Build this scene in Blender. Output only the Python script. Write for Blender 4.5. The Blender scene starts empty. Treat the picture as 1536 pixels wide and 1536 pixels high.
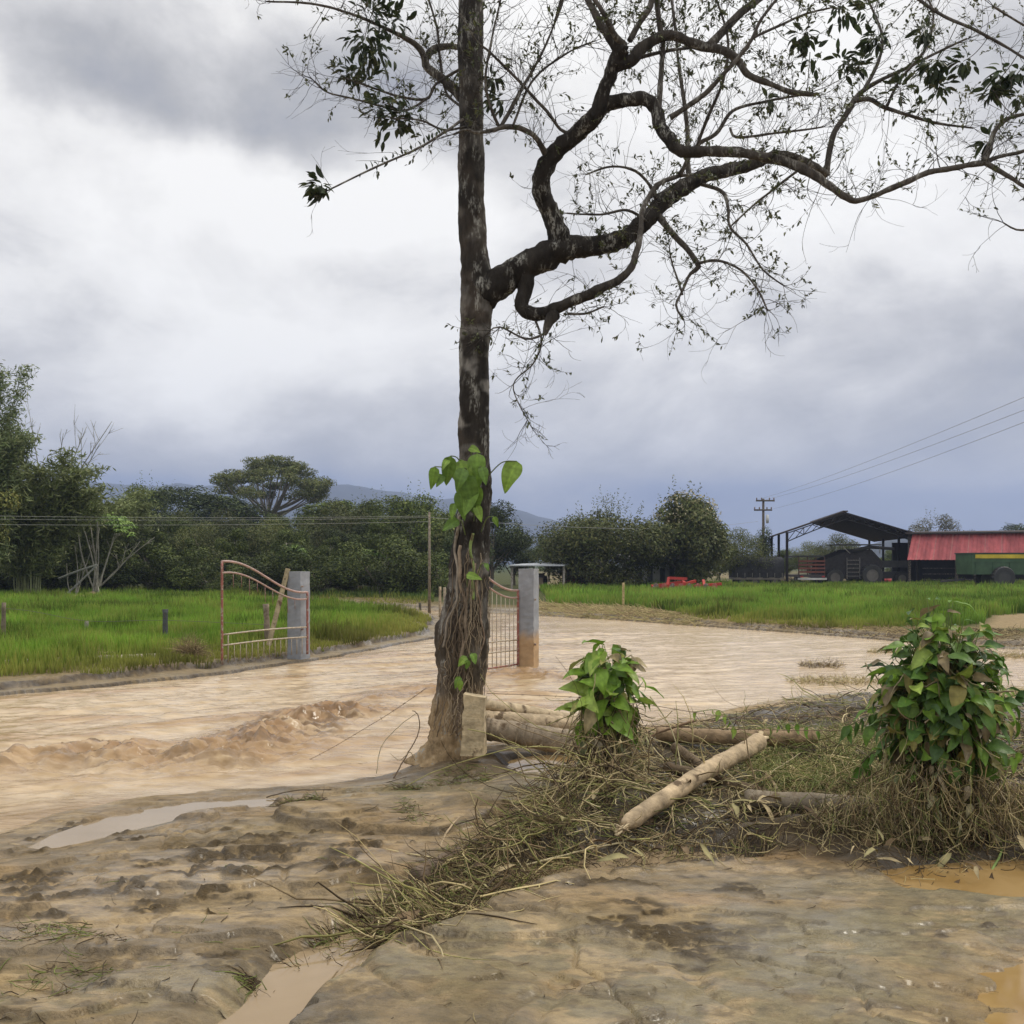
import bpy, math, random
import numpy as np
from mathutils import Vector, Matrix
random.seed(7); R = np.random.default_rng(7)
sc = bpy.context.scene
COL = sc.collection
H = 1.6; F = 1500.0
def W(px, py, d): return np.array([(px-768)/F*d, d, H-(py-845)/F*d])
def G(px, py, z=0.0):
    d = (H-z)*F/(py-845.0); return W(px, py, d)
# ---------------------------------------------------------------- camera
cam = bpy.data.cameras.new('camera'); camo = bpy.data.objects.new('camera', cam); COL.objects.link(camo)
camo.location = (0, 0, H); camo.rotation_euler = (math.radians(90), 0, 0)
cam.sensor_width = 36; cam.lens = 36*F/1536; cam.shift_y = 77/1536; cam.clip_end = 20000; cam.clip_start = 0.05
sc.camera = camo
sc.view_settings.view_transform = 'Standard'; sc.view_settings.look = 'None'
sc.view_settings.exposure = 0.14; sc.view_settings.gamma = 1.0
sc.cycles.max_bounces = 6; sc.cycles.transparent_max_bounces = 8; sc.cycles.volume_bounces = 1
sc.cycles.use_denoising = True
# ---------------------------------------------------------------- sun
SUN_EL = 54; SUN_AZ = 72   # azimuth clockwise from +Y; veiled sun high on the right
sl = bpy.data.lights.new('sun', 'SUN'); sl.energy = 1.7; sl.angle = math.radians(11); sl.color = (1, .93, .80)
so = bpy.data.objects.new('sun', sl); COL.objects.link(so)
sd = Vector((math.sin(math.radians(SUN_AZ))*math.cos(math.radians(SUN_EL)), math.cos(math.radians(SUN_AZ))*math.cos(math.radians(SUN_EL)), math.sin(math.radians(SUN_EL))))
so.rotation_euler = sd.to_track_quat('Z', 'Y').to_euler(); so.location = (0, 0, 50)
# ---------------------------------------------------------------- world: nishita behind a procedural overcast
wd = bpy.data.worlds.new('World'); sc.world = wd; wd.use_nodes = True
nt = wd.node_tree; nt.nodes.clear()
def N(t, tree=None, **kw):
    n = (tree or nt).nodes.new(t)
    for k, v in kw.items(): setattr(n, k, v)
    return n
def lk(a, b, tree=None): (tree or nt).links.new(a, b)
def M2(op, a, b, c=None, tree=None, clamp=False):
    n = N('ShaderNodeMath', tree, operation=op); n.use_clamp = clamp
    for i, v in enumerate((a, b, c)):
        if v is None: continue
        if hasattr(v, 'links'): lk(v, n.inputs[i], tree)
        else: n.inputs[i].default_value = v
    return n.outputs[0]
tc = N('ShaderNodeTexCoord'); dirv = tc.outputs['Generated']
sep = N('ShaderNodeSeparateXYZ'); lk(dirv, sep.inputs[0])
def noise_w(scale, vec_scale, detail=6, rough=.55, dist=0.0, seed=0):
    mp = N('ShaderNodeMapping'); lk(dirv, mp.inputs[0]); mp.inputs['Scale'].default_value = vec_scale; mp.inputs['Location'].default_value = (seed, seed*.7, seed*.3)
    n = N('ShaderNodeTexNoise'); lk(mp.outputs[0], n.inputs['Vector']); n.inputs['Scale'].default_value = scale
    n.inputs['Detail'].default_value = detail; n.inputs['Roughness'].default_value = rough; n.inputs['Distortion'].default_value = dist
    return n.outputs['Fac']
# warped direction so the cloud masses get ragged edges
wn = N('ShaderNodeTexNoise'); lk(dirv, wn.inputs['Vector']); wn.inputs['Scale'].default_value = 5.0; wn.inputs['Detail'].default_value = 5
ws = N('ShaderNodeVectorMath', operation='SUBTRACT'); lk(wn.outputs['Color'], ws.inputs[0]); ws.inputs[1].default_value = (.5, .5, .5)
wm = N('ShaderNodeVectorMath', operation='MULTIPLY'); lk(ws.outputs[0], wm.inputs[0]); wm.inputs[1].default_value = (.26, .1, .12)
wa = N('ShaderNodeVectorMath', operation='ADD'); lk(dirv, wa.inputs[0]); lk(wm.outputs[0], wa.inputs[1])
val = N('ShaderNodeFloatCurve'); lk(M2('ADD', sep.outputs[2], M2('MULTIPLY', M2('SUBTRACT', noise_w(4, (1, 1, 3)), .5), .06)), val.inputs['Value'])
cv = val.mapping.curves[0]
pts = [(0, .50), (.06, .56), (.08, .66), (.10, .74), (.14, .82), (.22, .89), (.34, .91), (.5, .92), (1, .92)]
cv.points[0].location = pts[0]; cv.points[1].location = pts[-1]
for p in pts[1:-1]: cv.points.new(*p)
val.mapping.update()
v = val.outputs[0]
blobs = [(120, 40, 330, 130, -.09), (400, 165, 330, 85, -.20), (600, 60, 260, 90, -.05), (250, 190, 240, 40, -.05), (60, 170, 190, 60, .05),
         (330, 285, 560, 85, .12), (560, 330, 230, 60, .07), (610, 420, 170, 45, -.05), (230, 470, 360, 130, .06), (480, 520, 200, 90, .06),
         (840, 270, 170, 130, -.14), (830, 90, 150, 130, .05), (1080, 90, 280, 120, .03), (1380, 270, 260, 110, .05),
         (1510, 130, 130, 110, -.17), (1400, 500, 420, 120, -.13), (1150, 450, 130, 50, .02), (1480, 390, 220, 30, .06), (1130, 640, 560, 130, -.03),
         (1450, 690, 420, 90, .0), (150, 620, 260, 70, .05), (720, 560, 260, 90, .03), (900, 620, 200, 110, -.03), (300, 745, 420, 45, -.10), (900, 760, 320, 60, -.04)]
for (px, py, sx, sy, dl) in blobs:
    c = Vector(((px-768)/F, 1, (845-py)/F)).normalized()
    a = N('ShaderNodeVectorMath', operation='SUBTRACT'); lk(wa.outputs[0], a.inputs[0]); a.inputs[1].default_value = c
    b = N('ShaderNodeVectorMath', operation='MULTIPLY'); lk(a.outputs[0], b.inputs[0]); b.inputs[1].default_value = (F/sx, 1500/500, F/sy)
    l = N('ShaderNodeVectorMath', operation='LENGTH'); lk(b.outputs[0], l.inputs[0])
    m = N('ShaderNodeMapRange', interpolation_type='SMOOTHERSTEP'); lk(l.outputs['Value'], m.inputs['Value'])
    m.inputs['From Min'].default_value = 1.45; m.inputs['From Max'].default_value = .1; m.inputs['To Min'].default_value = 0; m.inputs['To Max'].default_value = dl
    v = M2('ADD', v, m.outputs[0])
v = M2('ADD', v, M2('MULTIPLY', M2('SUBTRACT', noise_w(3.0, (1, 1, 1.9), 9, .60, .45, 3), .5), .62))
v = M2('ADD', v, M2('MULTIPLY', M2('SUBTRACT', noise_w(8, (1, 1, 1.7), 8, .6, .3, 8), .5), .28))
ramp = N('ShaderNodeValToRGB'); lk(v, ramp.inputs[0])
st = [(.42, (.17, .205, .31)), (.54, (.255, .285, .36)), (.62, (.375, .382, .41)), (.70, (.47, .468, .47)), (.80, (.655, .645, .635)), (.90, (.885, .87, .84)), (1.0, (1.0, .985, .95))]
er = ramp.color_ramp.elements
er[0].position = st[0][0]; er[0].color = st[0][1]+(1,); er[1].position = 1.0; er[1].color = st[-1][1]+(1,)
for p, c in st[1:-1]:
    e = er.new(p); e.color = c+(1,)
zb = N('ShaderNodeMapRange', interpolation_type='SMOOTHSTEP'); lk(sep.outputs[2], zb.inputs['Value'])
zb.inputs['From Min'].default_value = .5; zb.inputs['From Max'].default_value = .85; zb.inputs['To Min'].default_value = 1.0; zb.inputs['To Max'].default_value = 1.6
bg1 = N('ShaderNodeBackground'); lk(ramp.outputs[0], bg1.inputs[0]); lk(zb.outputs[0], bg1.inputs[1])
sky = N('ShaderNodeTexSky', sky_type='NISHITA'); sky.sun_disc = False; sky.sun_elevation = math.radians(SUN_EL); sky.sun_rotation = math.radians(SUN_AZ)
bg2 = N('ShaderNodeBackground'); lk(sky.outputs[0], bg2.inputs[0]); bg2.inputs[1].default_value = .05
mx = N('ShaderNodeMixShader'); mx.inputs[0].default_value = .965; lk(bg2.outputs[0], mx.inputs[1]); lk(bg1.outputs[0], mx.inputs[2])
wo = N('ShaderNodeOutputWorld'); lk(mx.outputs[0], wo.inputs[0])
# ---------------------------------------------------------------- numpy noise
_T = R.random((256, 256)); _T3 = R.random((64, 64, 64))
def vn2(x, y):
    x = np.asarray(x, float); y = np.asarray(y, float)
    xi = np.floor(x).astype(int); yi = np.floor(y).astype(int); fx = x-xi; fy = y-yi
    fx = fx*fx*(3-2*fx); fy = fy*fy*(3-2*fy)
    a = _T[xi & 255, yi & 255]; b = _T[(xi+1) & 255, yi & 255]; c = _T[xi & 255, (yi+1) & 255]; d = _T[(xi+1) & 255, (yi+1) & 255]
    return (a*(1-fx)+b*fx)*(1-fy)+(c*(1-fx)+d*fx)*fy
def fbm(x, y, o=4, seed=0, g=.5):
    s = 0; a = 1; t = 0
    for i in range(o):
        c, q = math.cos(i*1.1), math.sin(i*1.1)
        s = s+a*(vn2((x*c-y*q)*2**i+seed*17.3+i*31.7, (x*q+y*c)*2**i+seed*9.1+i*11.9)-.5); t += a; a *= g
    return s/t*2
def vn3(p):
    i = np.floor(p).astype(int); f = p-i; f = f*f*(3-2*f); r = 0
    for dx in (0, 1):
        for dy in (0, 1):
            for dz in (0, 1):
                r = r+_T3[(i[..., 0]+dx) & 63, (i[..., 1]+dy) & 63, (i[..., 2]+dz) & 63]*np.where(dx, f[..., 0], 1-f[..., 0])*np.where(dy, f[..., 1], 1-f[..., 1])*np.where(dz, f[..., 2], 1-f[..., 2])
    return r
def fbm3(p, o=3):
    s = 0; a = 1; t = 0
    for k in range(o): s = s+a*(vn3(p*2**k+k*7.7)-.5); t += a; a *= .5
    return s/t*2
def sstep(a, b, x):
    t = np.clip((x-a)/(b-a), 0, 1); return t*t*(3-2*t)
def sdf(X, Y, poly):
    best = np.full(X.shape, 1e9); ins = np.zeros(X.shape, bool); n = len(poly)
    for i in range(n):
        ax, ay = poly[i]; bx, by = poly[(i+1) % n]; ex, ey = bx-ax, by-ay
        t = np.clip(((X-ax)*ex+(Y-ay)*ey)/(ex*ex+ey*ey+1e-12), 0, 1)
        best = np.minimum(best, (X-ax-t*ex)**2+(Y-ay-t*ey)**2)
        c = (ay > Y) != (by > Y)
        xi = ax+(Y-ay)*ex/(ey if abs(ey) > 1e-9 else 1e-9)
        ins ^= c & (X < xi)
    d = np.sqrt(best); return np.where(ins, d, -d)
def dline(X, Y, pts):
    best = np.full(X.shape, 1e9); par = np.zeros(X.shape); L = 0; tot = sum(math.hypot(pts[i+1][0]-pts[i][0], pts[i+1][1]-pts[i][1]) for i in range(len(pts)-1))
    for i in range(len(pts)-1):
        ax, ay = pts[i][:2]; bx, by = pts[i+1][:2]; ex, ey = bx-ax, by-ay; l = math.hypot(ex, ey)
        t = np.clip(((X-ax)*ex+(Y-ay)*ey)/(l*l), 0, 1); q = (X-ax-t*ex)**2+(Y-ay-t*ey)**2
        m = q < best; best = np.where(m, q, best); par = np.where(m, (L+t*l)/tot, par); L += l
    return np.sqrt(best), par
# ---------------------------------------------------------------- mesh building
class MB:
    def __init__(s): s.V = []; s.F = []; s.C = []; s.n = 0
    def add(s, V, Fs, col=None):
        V = np.asarray(V, float).reshape(-1, 3); s.V.append(V)
        Fs = Fs if isinstance(Fs, list) else [Fs]
        for f in Fs:
            f = np.asarray(f, np.int64)
            if f.size: s.F.append(f+s.n)
        if col is None: col = (1, 1, 1)
        col = np.asarray(col, float)
        s.C.append(np.broadcast_to(col, (len(V), 3)) if col.ndim == 1 else col)
        s.n += len(V); return s
    def box(s, c, size, rz=0, rx=0, ry=0, col=None, taper=1.0):
        x, y, z = [k/2 for k in size]
        v = np.array([[a*x*(taper if e > 0 else 1), b*y*(taper if e > 0 else 1), e*z] for e in (-1, 1) for b in (-1, 1) for a in (-1, 1)])
        m = np.array(Matrix.Rotation(rz, 3, 'Z') @ Matrix.Rotation(ry, 3, 'Y') @ Matrix.Rotation(rx, 3, 'X'))
        return s.add(v @ m.T+np.array(c), [[0, 2, 3, 1], [4, 5, 7, 6], [0, 1, 5, 4], [2, 6, 7, 3], [0, 4, 6, 2], [1, 3, 7, 5]], col)
    def beam(s, a, b, w, h=None, col=None, rough=0.0):
        a = np.array(a, float); b = np.array(b, float); h = h or w; t = b-a; L = np.linalg.norm(t); t /= L
        up = np.array([0, 0, 1.0]) if abs(t[2]) < .95 else np.array([0, 1.0, 0])
        x = np.cross(t, up); x /= np.linalg.norm(x); y = np.cross(x, t)
        v = [p+x*i*w/2+y*j*h/2+(R.normal(0, rough, 3) if rough else 0) for p in (a, b) for (i, j) in ((-1, -1), (1, -1), (1, 1), (-1, 1))]
        return s.add(v, [[0, 1, 2, 3], [7, 6, 5, 4], [0, 4, 5, 1], [1, 5, 6, 2], [2, 6, 7, 3], [3, 7, 4, 0]], col)
    def tube(s, P, rad, n=8, col=None, rough=0.0, rs=6.0, cap=True, ell=1.0):
        P = np.asarray(P, float); K = len(P); rad = np.broadcast_to(np.asarray(rad, float), (K,))
        T = np.gradient(P, axis=0); T /= np.linalg.norm(T, axis=1)[:, None]+1e-12
        ref = np.array([0, 1.0, 0]) if abs(T[0][1]) < .9 else np.array([1.0, 0, 0])
        u = np.cross(T[0], ref); u /= np.linalg.norm(u); U = [u]
        for k in range(1, K):
            u = U[-1]-T[k]*np.dot(U[-1], T[k]); u /= np.linalg.norm(u)+1e-12; U.append(u)
        U = np.array(U); B = np.cross(T, U); a = np.linspace(0, 2*math.pi, n, endpoint=False)
        D = U[:, None]*np.cos(a)[None, :, None]+B[:, None]*np.sin(a)[None, :, None]*ell
        V = P[:, None]+D*rad[:, None, None]
        if rough: V = V+D*(rad[:, None]*rough*fbm3(V*rs, 3))[..., None]
        V = V.reshape(-1, 3); k = np.arange(K-1)[:, None]*n; j = np.arange(n)[None]; j2 = (j+1) % n
        Q = np.stack([k+j, k+j2, k+n+j2, k+n+j], -1).reshape(-1, 4); Fs = [Q]
        if cap:
            V = np.vstack([V, P[0], P[-1]]); j = np.arange(n); j2 = (j+1) % n
            Fs.append(np.stack([j2, j, np.full(n, K*n)], 1)); Fs.append(np.stack([(K-1)*n+j, (K-1)*n+j2, np.full(n, K*n+1)], 1))
        if col is not None:
            col = np.asarray(col, float)
            if col.ndim == 2: col = np.vstack([np.repeat(col, n, axis=0)]+([col[:1], col[-1:]] if cap else []))
        return s.add(V, Fs, col)
    def strands(s, P, rad, sides=3, col=None):     # P [n,K,3], rad [n,K], col [n,3]
        P = np.asarray(P, float); n, K, _ = P.shape
        T = np.gradient(P, axis=1); T /= np.linalg.norm(T, axis=2)[..., None]+1e-9
        ref = np.array([.31, .27, .91]); U = np.cross(T, ref); U /= np.linalg.norm(U, axis=2)[..., None]+1e-9; B = np.cross(T, U)
        a = np.linspace(0, 2*math.pi, sides, endpoint=False)
        V = P[:, :, None]+(U[:, :, None]*np.cos(a)[None, None, :, None]+B[:, :, None]*np.sin(a)[None, None, :, None])*np.broadcast_to(rad, (n, K))[:, :, None, None]
        i = np.arange(n)[:, None, None]*K*sides; k = np.arange(K-1)[None, :, None]*sides; j = np.arange(sides)[None, None]; j2 = (j+1) % sides
        Q = np.stack([i+k+j, i+k+j2, i+k+sides+j2, i+k+sides+j], -1).reshape(-1, 4)
        c = None if col is None else np.repeat(np.broadcast_to(col, (n, 3)), K*sides, axis=0)
        return s.add(V.reshape(-1, 3), Q, c)
    def grid(s, V, nr, nc, col=None, keep=None):
        k = np.arange(nr-1)[:, None]*nc; j = np.arange(nc-1)[None]
        Q = np.stack([k+j, k+j+1, k+nc+j+1, k+nc+j], -1).reshape(-1, 4)
        if keep is not None: Q = Q[keep.reshape(-1)]
        return s.add(V, Q, col)
    def mesh(s, name, origin=(0, 0, 0), smooth=True, attrs=None):
        V = np.vstack(s.V)-np.array(origin, float); C = np.vstack(s.C)
        lt = []; li = []
        for f in s.F:
            if f.ndim == 1: f = f[None]
            li.append(f.reshape(-1)); lt.append(np.full(len(f), f.shape[1]))
        li = np.concatenate(li); lt = np.concatenate(lt)
        used = np.zeros(len(V), bool); used[li] = True
        if not used.all():
            mp = np.cumsum(used)-1; V = V[used]; C = C[used]; li = mp[li]
            if attrs: attrs = {k: v[used] for k, v in attrs.items()}
        me = bpy.data.meshes.new(name); me.vertices.add(len(V)); me.vertices.foreach_set('co', V.astype(np.float32).ravel())
        me.loops.add(len(li)); me.loops.foreach_set('vertex_index', li.astype(np.int32))
        me.polygons.add(len(lt)); ls = np.concatenate([[0], np.cumsum(lt)[:-1]])
        me.polygons.foreach_set('loop_start', ls.astype(np.int32)); me.polygons.foreach_set('loop_total', lt.astype(np.int32))
        me.polygons.foreach_set('use_smooth', np.full(len(lt), smooth))
        at = me.color_attributes.new('col', 'FLOAT_COLOR', 'POINT')
        at.data.foreach_set('color', np.hstack([C, np.ones((len(C), 1))]).astype(np.float32).ravel())
        for k, a in (attrs or {}).items():
            q = me.attributes.new(k, 'FLOAT', 'POINT'); q.data.foreach_set('value', a.astype(np.float32))
        me.update(calc_edges=True); me.validate(); return me
ORG = {}
def setp(o, label=None, cat=None, group=None, kind=None):
    if label: o['label'] = label
    if cat: o['category'] = cat
    if group: o['group'] = group
    if kind: o['kind'] = kind
    return o
def thing(name, loc, label, cat, group=None):
    o = bpy.data.objects.new(name, None); COL.objects.link(o); o.location = loc; o.empty_display_size = .2
    ORG[o] = tuple(loc); return setp(o, label, cat, group)
def part(name, mb, mat, parent, smooth=True, label=None):
    me = mb.mesh(name, ORG[parent], smooth); me.materials.append(mat)
    o = bpy.data.objects.new(name, me); COL.objects.link(o); o.parent = parent; ORG[o] = ORG[parent]
    if label: o['label'] = label
    return o
def solo(name, mb, mat, label=None, cat=None, group=None, kind=None, loc=(0, 0, 0), smooth=True, attrs=None):
    me = mb.mesh(name, loc, smooth, attrs); me.materials.append(mat)
    o = bpy.data.objects.new(name, me); COL.objects.link(o); o.location = loc; ORG[o] = tuple(loc)
    return setp(o, label, cat, group, kind)
def dup(root, loc, rz=0, s=1.0, label=None, group=None):
    r = root.copy(); COL.objects.link(r); r.location = loc; r.rotation_euler = (0, 0, rz); r.scale = (s, s, s) if not isinstance(s, tuple) else s
    if label: r['label'] = label
    if group: r['group'] = group
    for ch in list(root.children):
        c = ch.copy(); COL.objects.link(c); c.parent = r
        for g in ch.children:
            d = g.copy(); COL.objects.link(d); d.parent = c
    return r
# ---------------------------------------------------------------- materials
def mat(name, base=(.5, .5, .5), rough=.7, attr=True, nscale=8.0, nvar=.35, bump=.2, bscale=30.0, bdist=.01, spec=.4, metal=0.0, transl=0.0, stretch=(1, 1, 1), dark=None, coat=0):
    m = bpy.data.materials.new(name); m.use_nodes = True; t = m.node_tree; t.nodes.clear()
    b = N('ShaderNodeBsdfPrincipled', t); out = N('ShaderNodeOutputMaterial', t)
    co = N('ShaderNodeTexCoord', t); mp = N('ShaderNodeMapping', t); lk(co.outputs['Object'], mp.inputs[0], t); mp.inputs['Scale'].default_value = stretch
    n1 = N('ShaderNodeTexNoise', t); lk(mp.outputs[0], n1.inputs['Vector'], t); n1.inputs['Scale'].default_value = nscale; n1.inputs['Detail'].default_value = 7; n1.inputs['Roughness'].default_value = .6
    mr = N('ShaderNodeMapRange', t); lk(n1.outputs['Fac'], mr.inputs[0], t); mr.inputs[1].default_value = .25; mr.inputs[2].default_value = .75
    mr.inputs[3].default_value = 1-nvar; mr.inputs[4].default_value = 1+nvar
    c = N('ShaderNodeMix', t, data_type='RGBA', blend_type='MULTIPLY'); c.inputs[0].default_value = 1
    if attr:
        at = N('ShaderNodeAttribute', t, attribute_name='col')
        c0 = N('ShaderNodeMix', t, data_type='RGBA', blend_type='MULTIPLY'); c0.inputs[0].default_value = 1; c0.inputs[6].default_value = base+(1,); lk(at.outputs['Color'], c0.inputs[7], t)
        lk(c0.outputs[2], c.inputs[6], t)
    else: c.inputs[6].default_value = base+(1,)
    lk(mr.outputs[0], c.inputs[7], t); colo = c.outputs[2]
    if dark:   # (colour, scale, threshold) blotches
        n3 = N('ShaderNodeTexNoise', t); lk(mp.outputs[0], n3.inputs['Vector'], t); n3.inputs['Scale'].default_value = dark[1]; n3.inputs['Detail'].default_value = 5
        m3 = N('ShaderNodeMapRange', t); lk(n3.outputs['Fac'], m3.inputs[0], t); m3.inputs[1].default_value = dark[2]; m3.inputs[2].default_value = dark[2]+.08
        c2 = N('ShaderNodeMix', t, data_type='RGBA'); lk(m3.outputs[0], c2.inputs[0], t); lk(colo, c2.inputs[6], t); c2.inputs[7].default_value = dark[0]+(1,); colo = c2.outputs[2]
    lk(colo, b.inputs['Base Color'], t); b.inputs['Roughness'].default_value = rough; b.inputs['Specular IOR Level'].default_value = spec; b.inputs['Metallic'].default_value = metal
    if coat: b.inputs['Coat Weight'].default_value = coat; b.inputs['Coat Roughness'].default_value = .25
    if bump:
        n2 = N('ShaderNodeTexNoise', t); lk(mp.outputs[0], n2.inputs['Vector'], t); n2.inputs['Scale'].default_value = bscale; n2.inputs['Detail'].default_value = 6
        bp = N('ShaderNodeBump', t); bp.inputs['Strength'].default_value = bump; bp.inputs['Distance'].default_value = bdist; lk(n2.outputs['Fac'], bp.inputs['Height'], t); lk(bp.outputs[0], b.inputs['Normal'], t)
    if transl:
        tr = N('ShaderNodeBsdfTranslucent', t); lk(colo, tr.inputs[0], t); ms = N('ShaderNodeMixShader', t); ms.inputs[0].default_value = transl
        lk(b.outputs[0], ms.inputs[1], t); lk(tr.outputs[0], ms.inputs[2], t); lk(ms.outputs[0], out.inputs[0], t)
    else: lk(b.outputs[0], out.inputs[0], t)
    m.use_transparent_shadow = False
    return m
M_leaf = mat('leaf_far', (1, 1, 1), .6, nscale=.6, nvar=.3, bump=0, spec=.25, transl=.18)
M_leafn = mat('leaf_near', (1, 1, 1), .46, nscale=22, nvar=.38, bump=.5, bscale=60, bdist=.006, spec=.35, transl=.25)
M_grass = mat('grass_blade', (1, 1, 1), .6, nscale=.35, nvar=.3, bump=0, spec=.2, transl=.3)
M_bark = mat('bark', (1, 1, 1), .9, nscale=5, nvar=.45, bump=.6, bscale=22, bdist=.03, spec=.2)
M_straw = mat('straw', (1, 1, 1), .75, nscale=9, nvar=.4, bump=0, spec=.25)
M_wood = mat('weathered_wood', (1, 1, 1), .75, nscale=11, nvar=.55, bump=.9, bscale=34, bdist=.010, spec=.3, dark=((.12, .08, .045), 9, .60))
M_metal = mat('painted_rusty_steel', (1, 1, 1), .5, nscale=30, nvar=.35, bump=.2, bscale=80, bdist=.002, spec=.5, dark=((.30, .25, .2), 16, .54))
M_conc = mat('concrete', (1, 1, 1), .8, nscale=7, nvar=.2, bump=.4, bscale=45, bdist=.006, spec=.3)
M_paint = mat('worn_paint', (1, 1, 1), .55, nscale=2.5, nvar=.3, bump=.1, bscale=20, spec=.35)
M_wire = mat('wire', (1, 1, 1), .6, nscale=20, nvar=.2, bump=0)
# ================================================================ the ground, banks and water
riverpx_near = [(-500, 1330), (-200, 1290), (0, 1252), (80, 1222), (200, 1198), (390, 1184), (480, 1176), (570, 1168), (625, 1150), (660, 1118), (740, 1108), (850, 1100),
                (960, 1092), (1060, 1072), (1150, 1052), (1240, 1040), (1330, 1046), (1450, 1050), (1536, 1046), (1900, 1052), (3200, 1060)]
riverpx_far = [(3200, 1010), (2000, 990), (1536, 975), (1420, 970), (1340, 962), (1200, 950), (1080, 942), (980, 934), (900, 929), (815, 924), (700, 919), (610, 914), (540, 907),
               (430, 905), (430, 909), (560, 916), (640, 920), (672, 930), (668, 955), (600, 968), (480, 990), (330, 1012), (160, 1030), (0, 1044), (-300, 1072), (-900, 1120)]
ZW = -.20
RIV = [tuple(G(x, y, ZW)[:2]) for x, y in riverpx_near]+[tuple(G(x, y, ZW)[:2]) for x, y in riverpx_far]
MATP = [(560, 1380), (540, 1345), (640, 1290), (750, 1238), (800, 1190), (850, 1150), (950, 1104), (1040, 1066), (1130, 1050), (1260, 1040), (1340, 1036), (1600, 1050), (2200, 1060),
        (2200, 1285), (1536, 1272), (1400, 1292), (1300, 1285), (1200, 1262), (1050, 1268), (930, 1278), (850, 1262), (780, 1290), (700, 1335), (620, 1382)]
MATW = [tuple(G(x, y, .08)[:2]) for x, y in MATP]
CHAN = [(x, y, w) for (x, y), w in zip([tuple(G(a, b, -.03)[:2]) for a, b in [(1120, 1283), (1000, 1283), (880, 1295), (760, 1318), (690, 1345), (620, 1375), (560, 1402), (500, 1430), (440, 1480), (370, 1560), (300, 1640)]], range(11))]
LENS = [tuple(G(a, b, -.13)[:2]) for a, b in [(70, 1264), (110, 1246), (180, 1223), (280, 1207), (400, 1199), (385, 1222), (300, 1240), (200, 1256), (120, 1266)]]
RP = [tuple(G(a, b, -.03)[:2]) for a, b in [(1330, 1312), (1400, 1297), (1500, 1288), (1700, 1290), (1900, 1330), (1650, 1352), (1480, 1350), (1380, 1335)]]
LEFTP = [tuple(G(a, b, -.03)[:2]) for a, b in [(330, 1536), (375, 1502), (412, 1482), (455, 1468), (475, 1470), (445, 1496), (395, 1536), (350, 1620), (220, 1620)]]
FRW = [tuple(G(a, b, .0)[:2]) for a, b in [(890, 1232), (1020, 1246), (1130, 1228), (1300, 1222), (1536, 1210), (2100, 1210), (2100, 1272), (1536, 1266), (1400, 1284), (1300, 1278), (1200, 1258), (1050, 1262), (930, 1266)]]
SANDW = [tuple(G(a, b, .0)[:2]) for a, b in [(1470, 945), (1490, 924), (1560, 920), (2100, 922), (2100, 946)]]
PLATE = [tuple(G(a, b, .0)[:2]) for a, b in [(412, 1229), (470, 1208), (560, 1195), (700, 1190), (760, 1215), (700, 1240), (655, 1252), (600, 1250), (520, 1244), (440, 1240)]]
TREE = W(684, 1128, 8.5)
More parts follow.
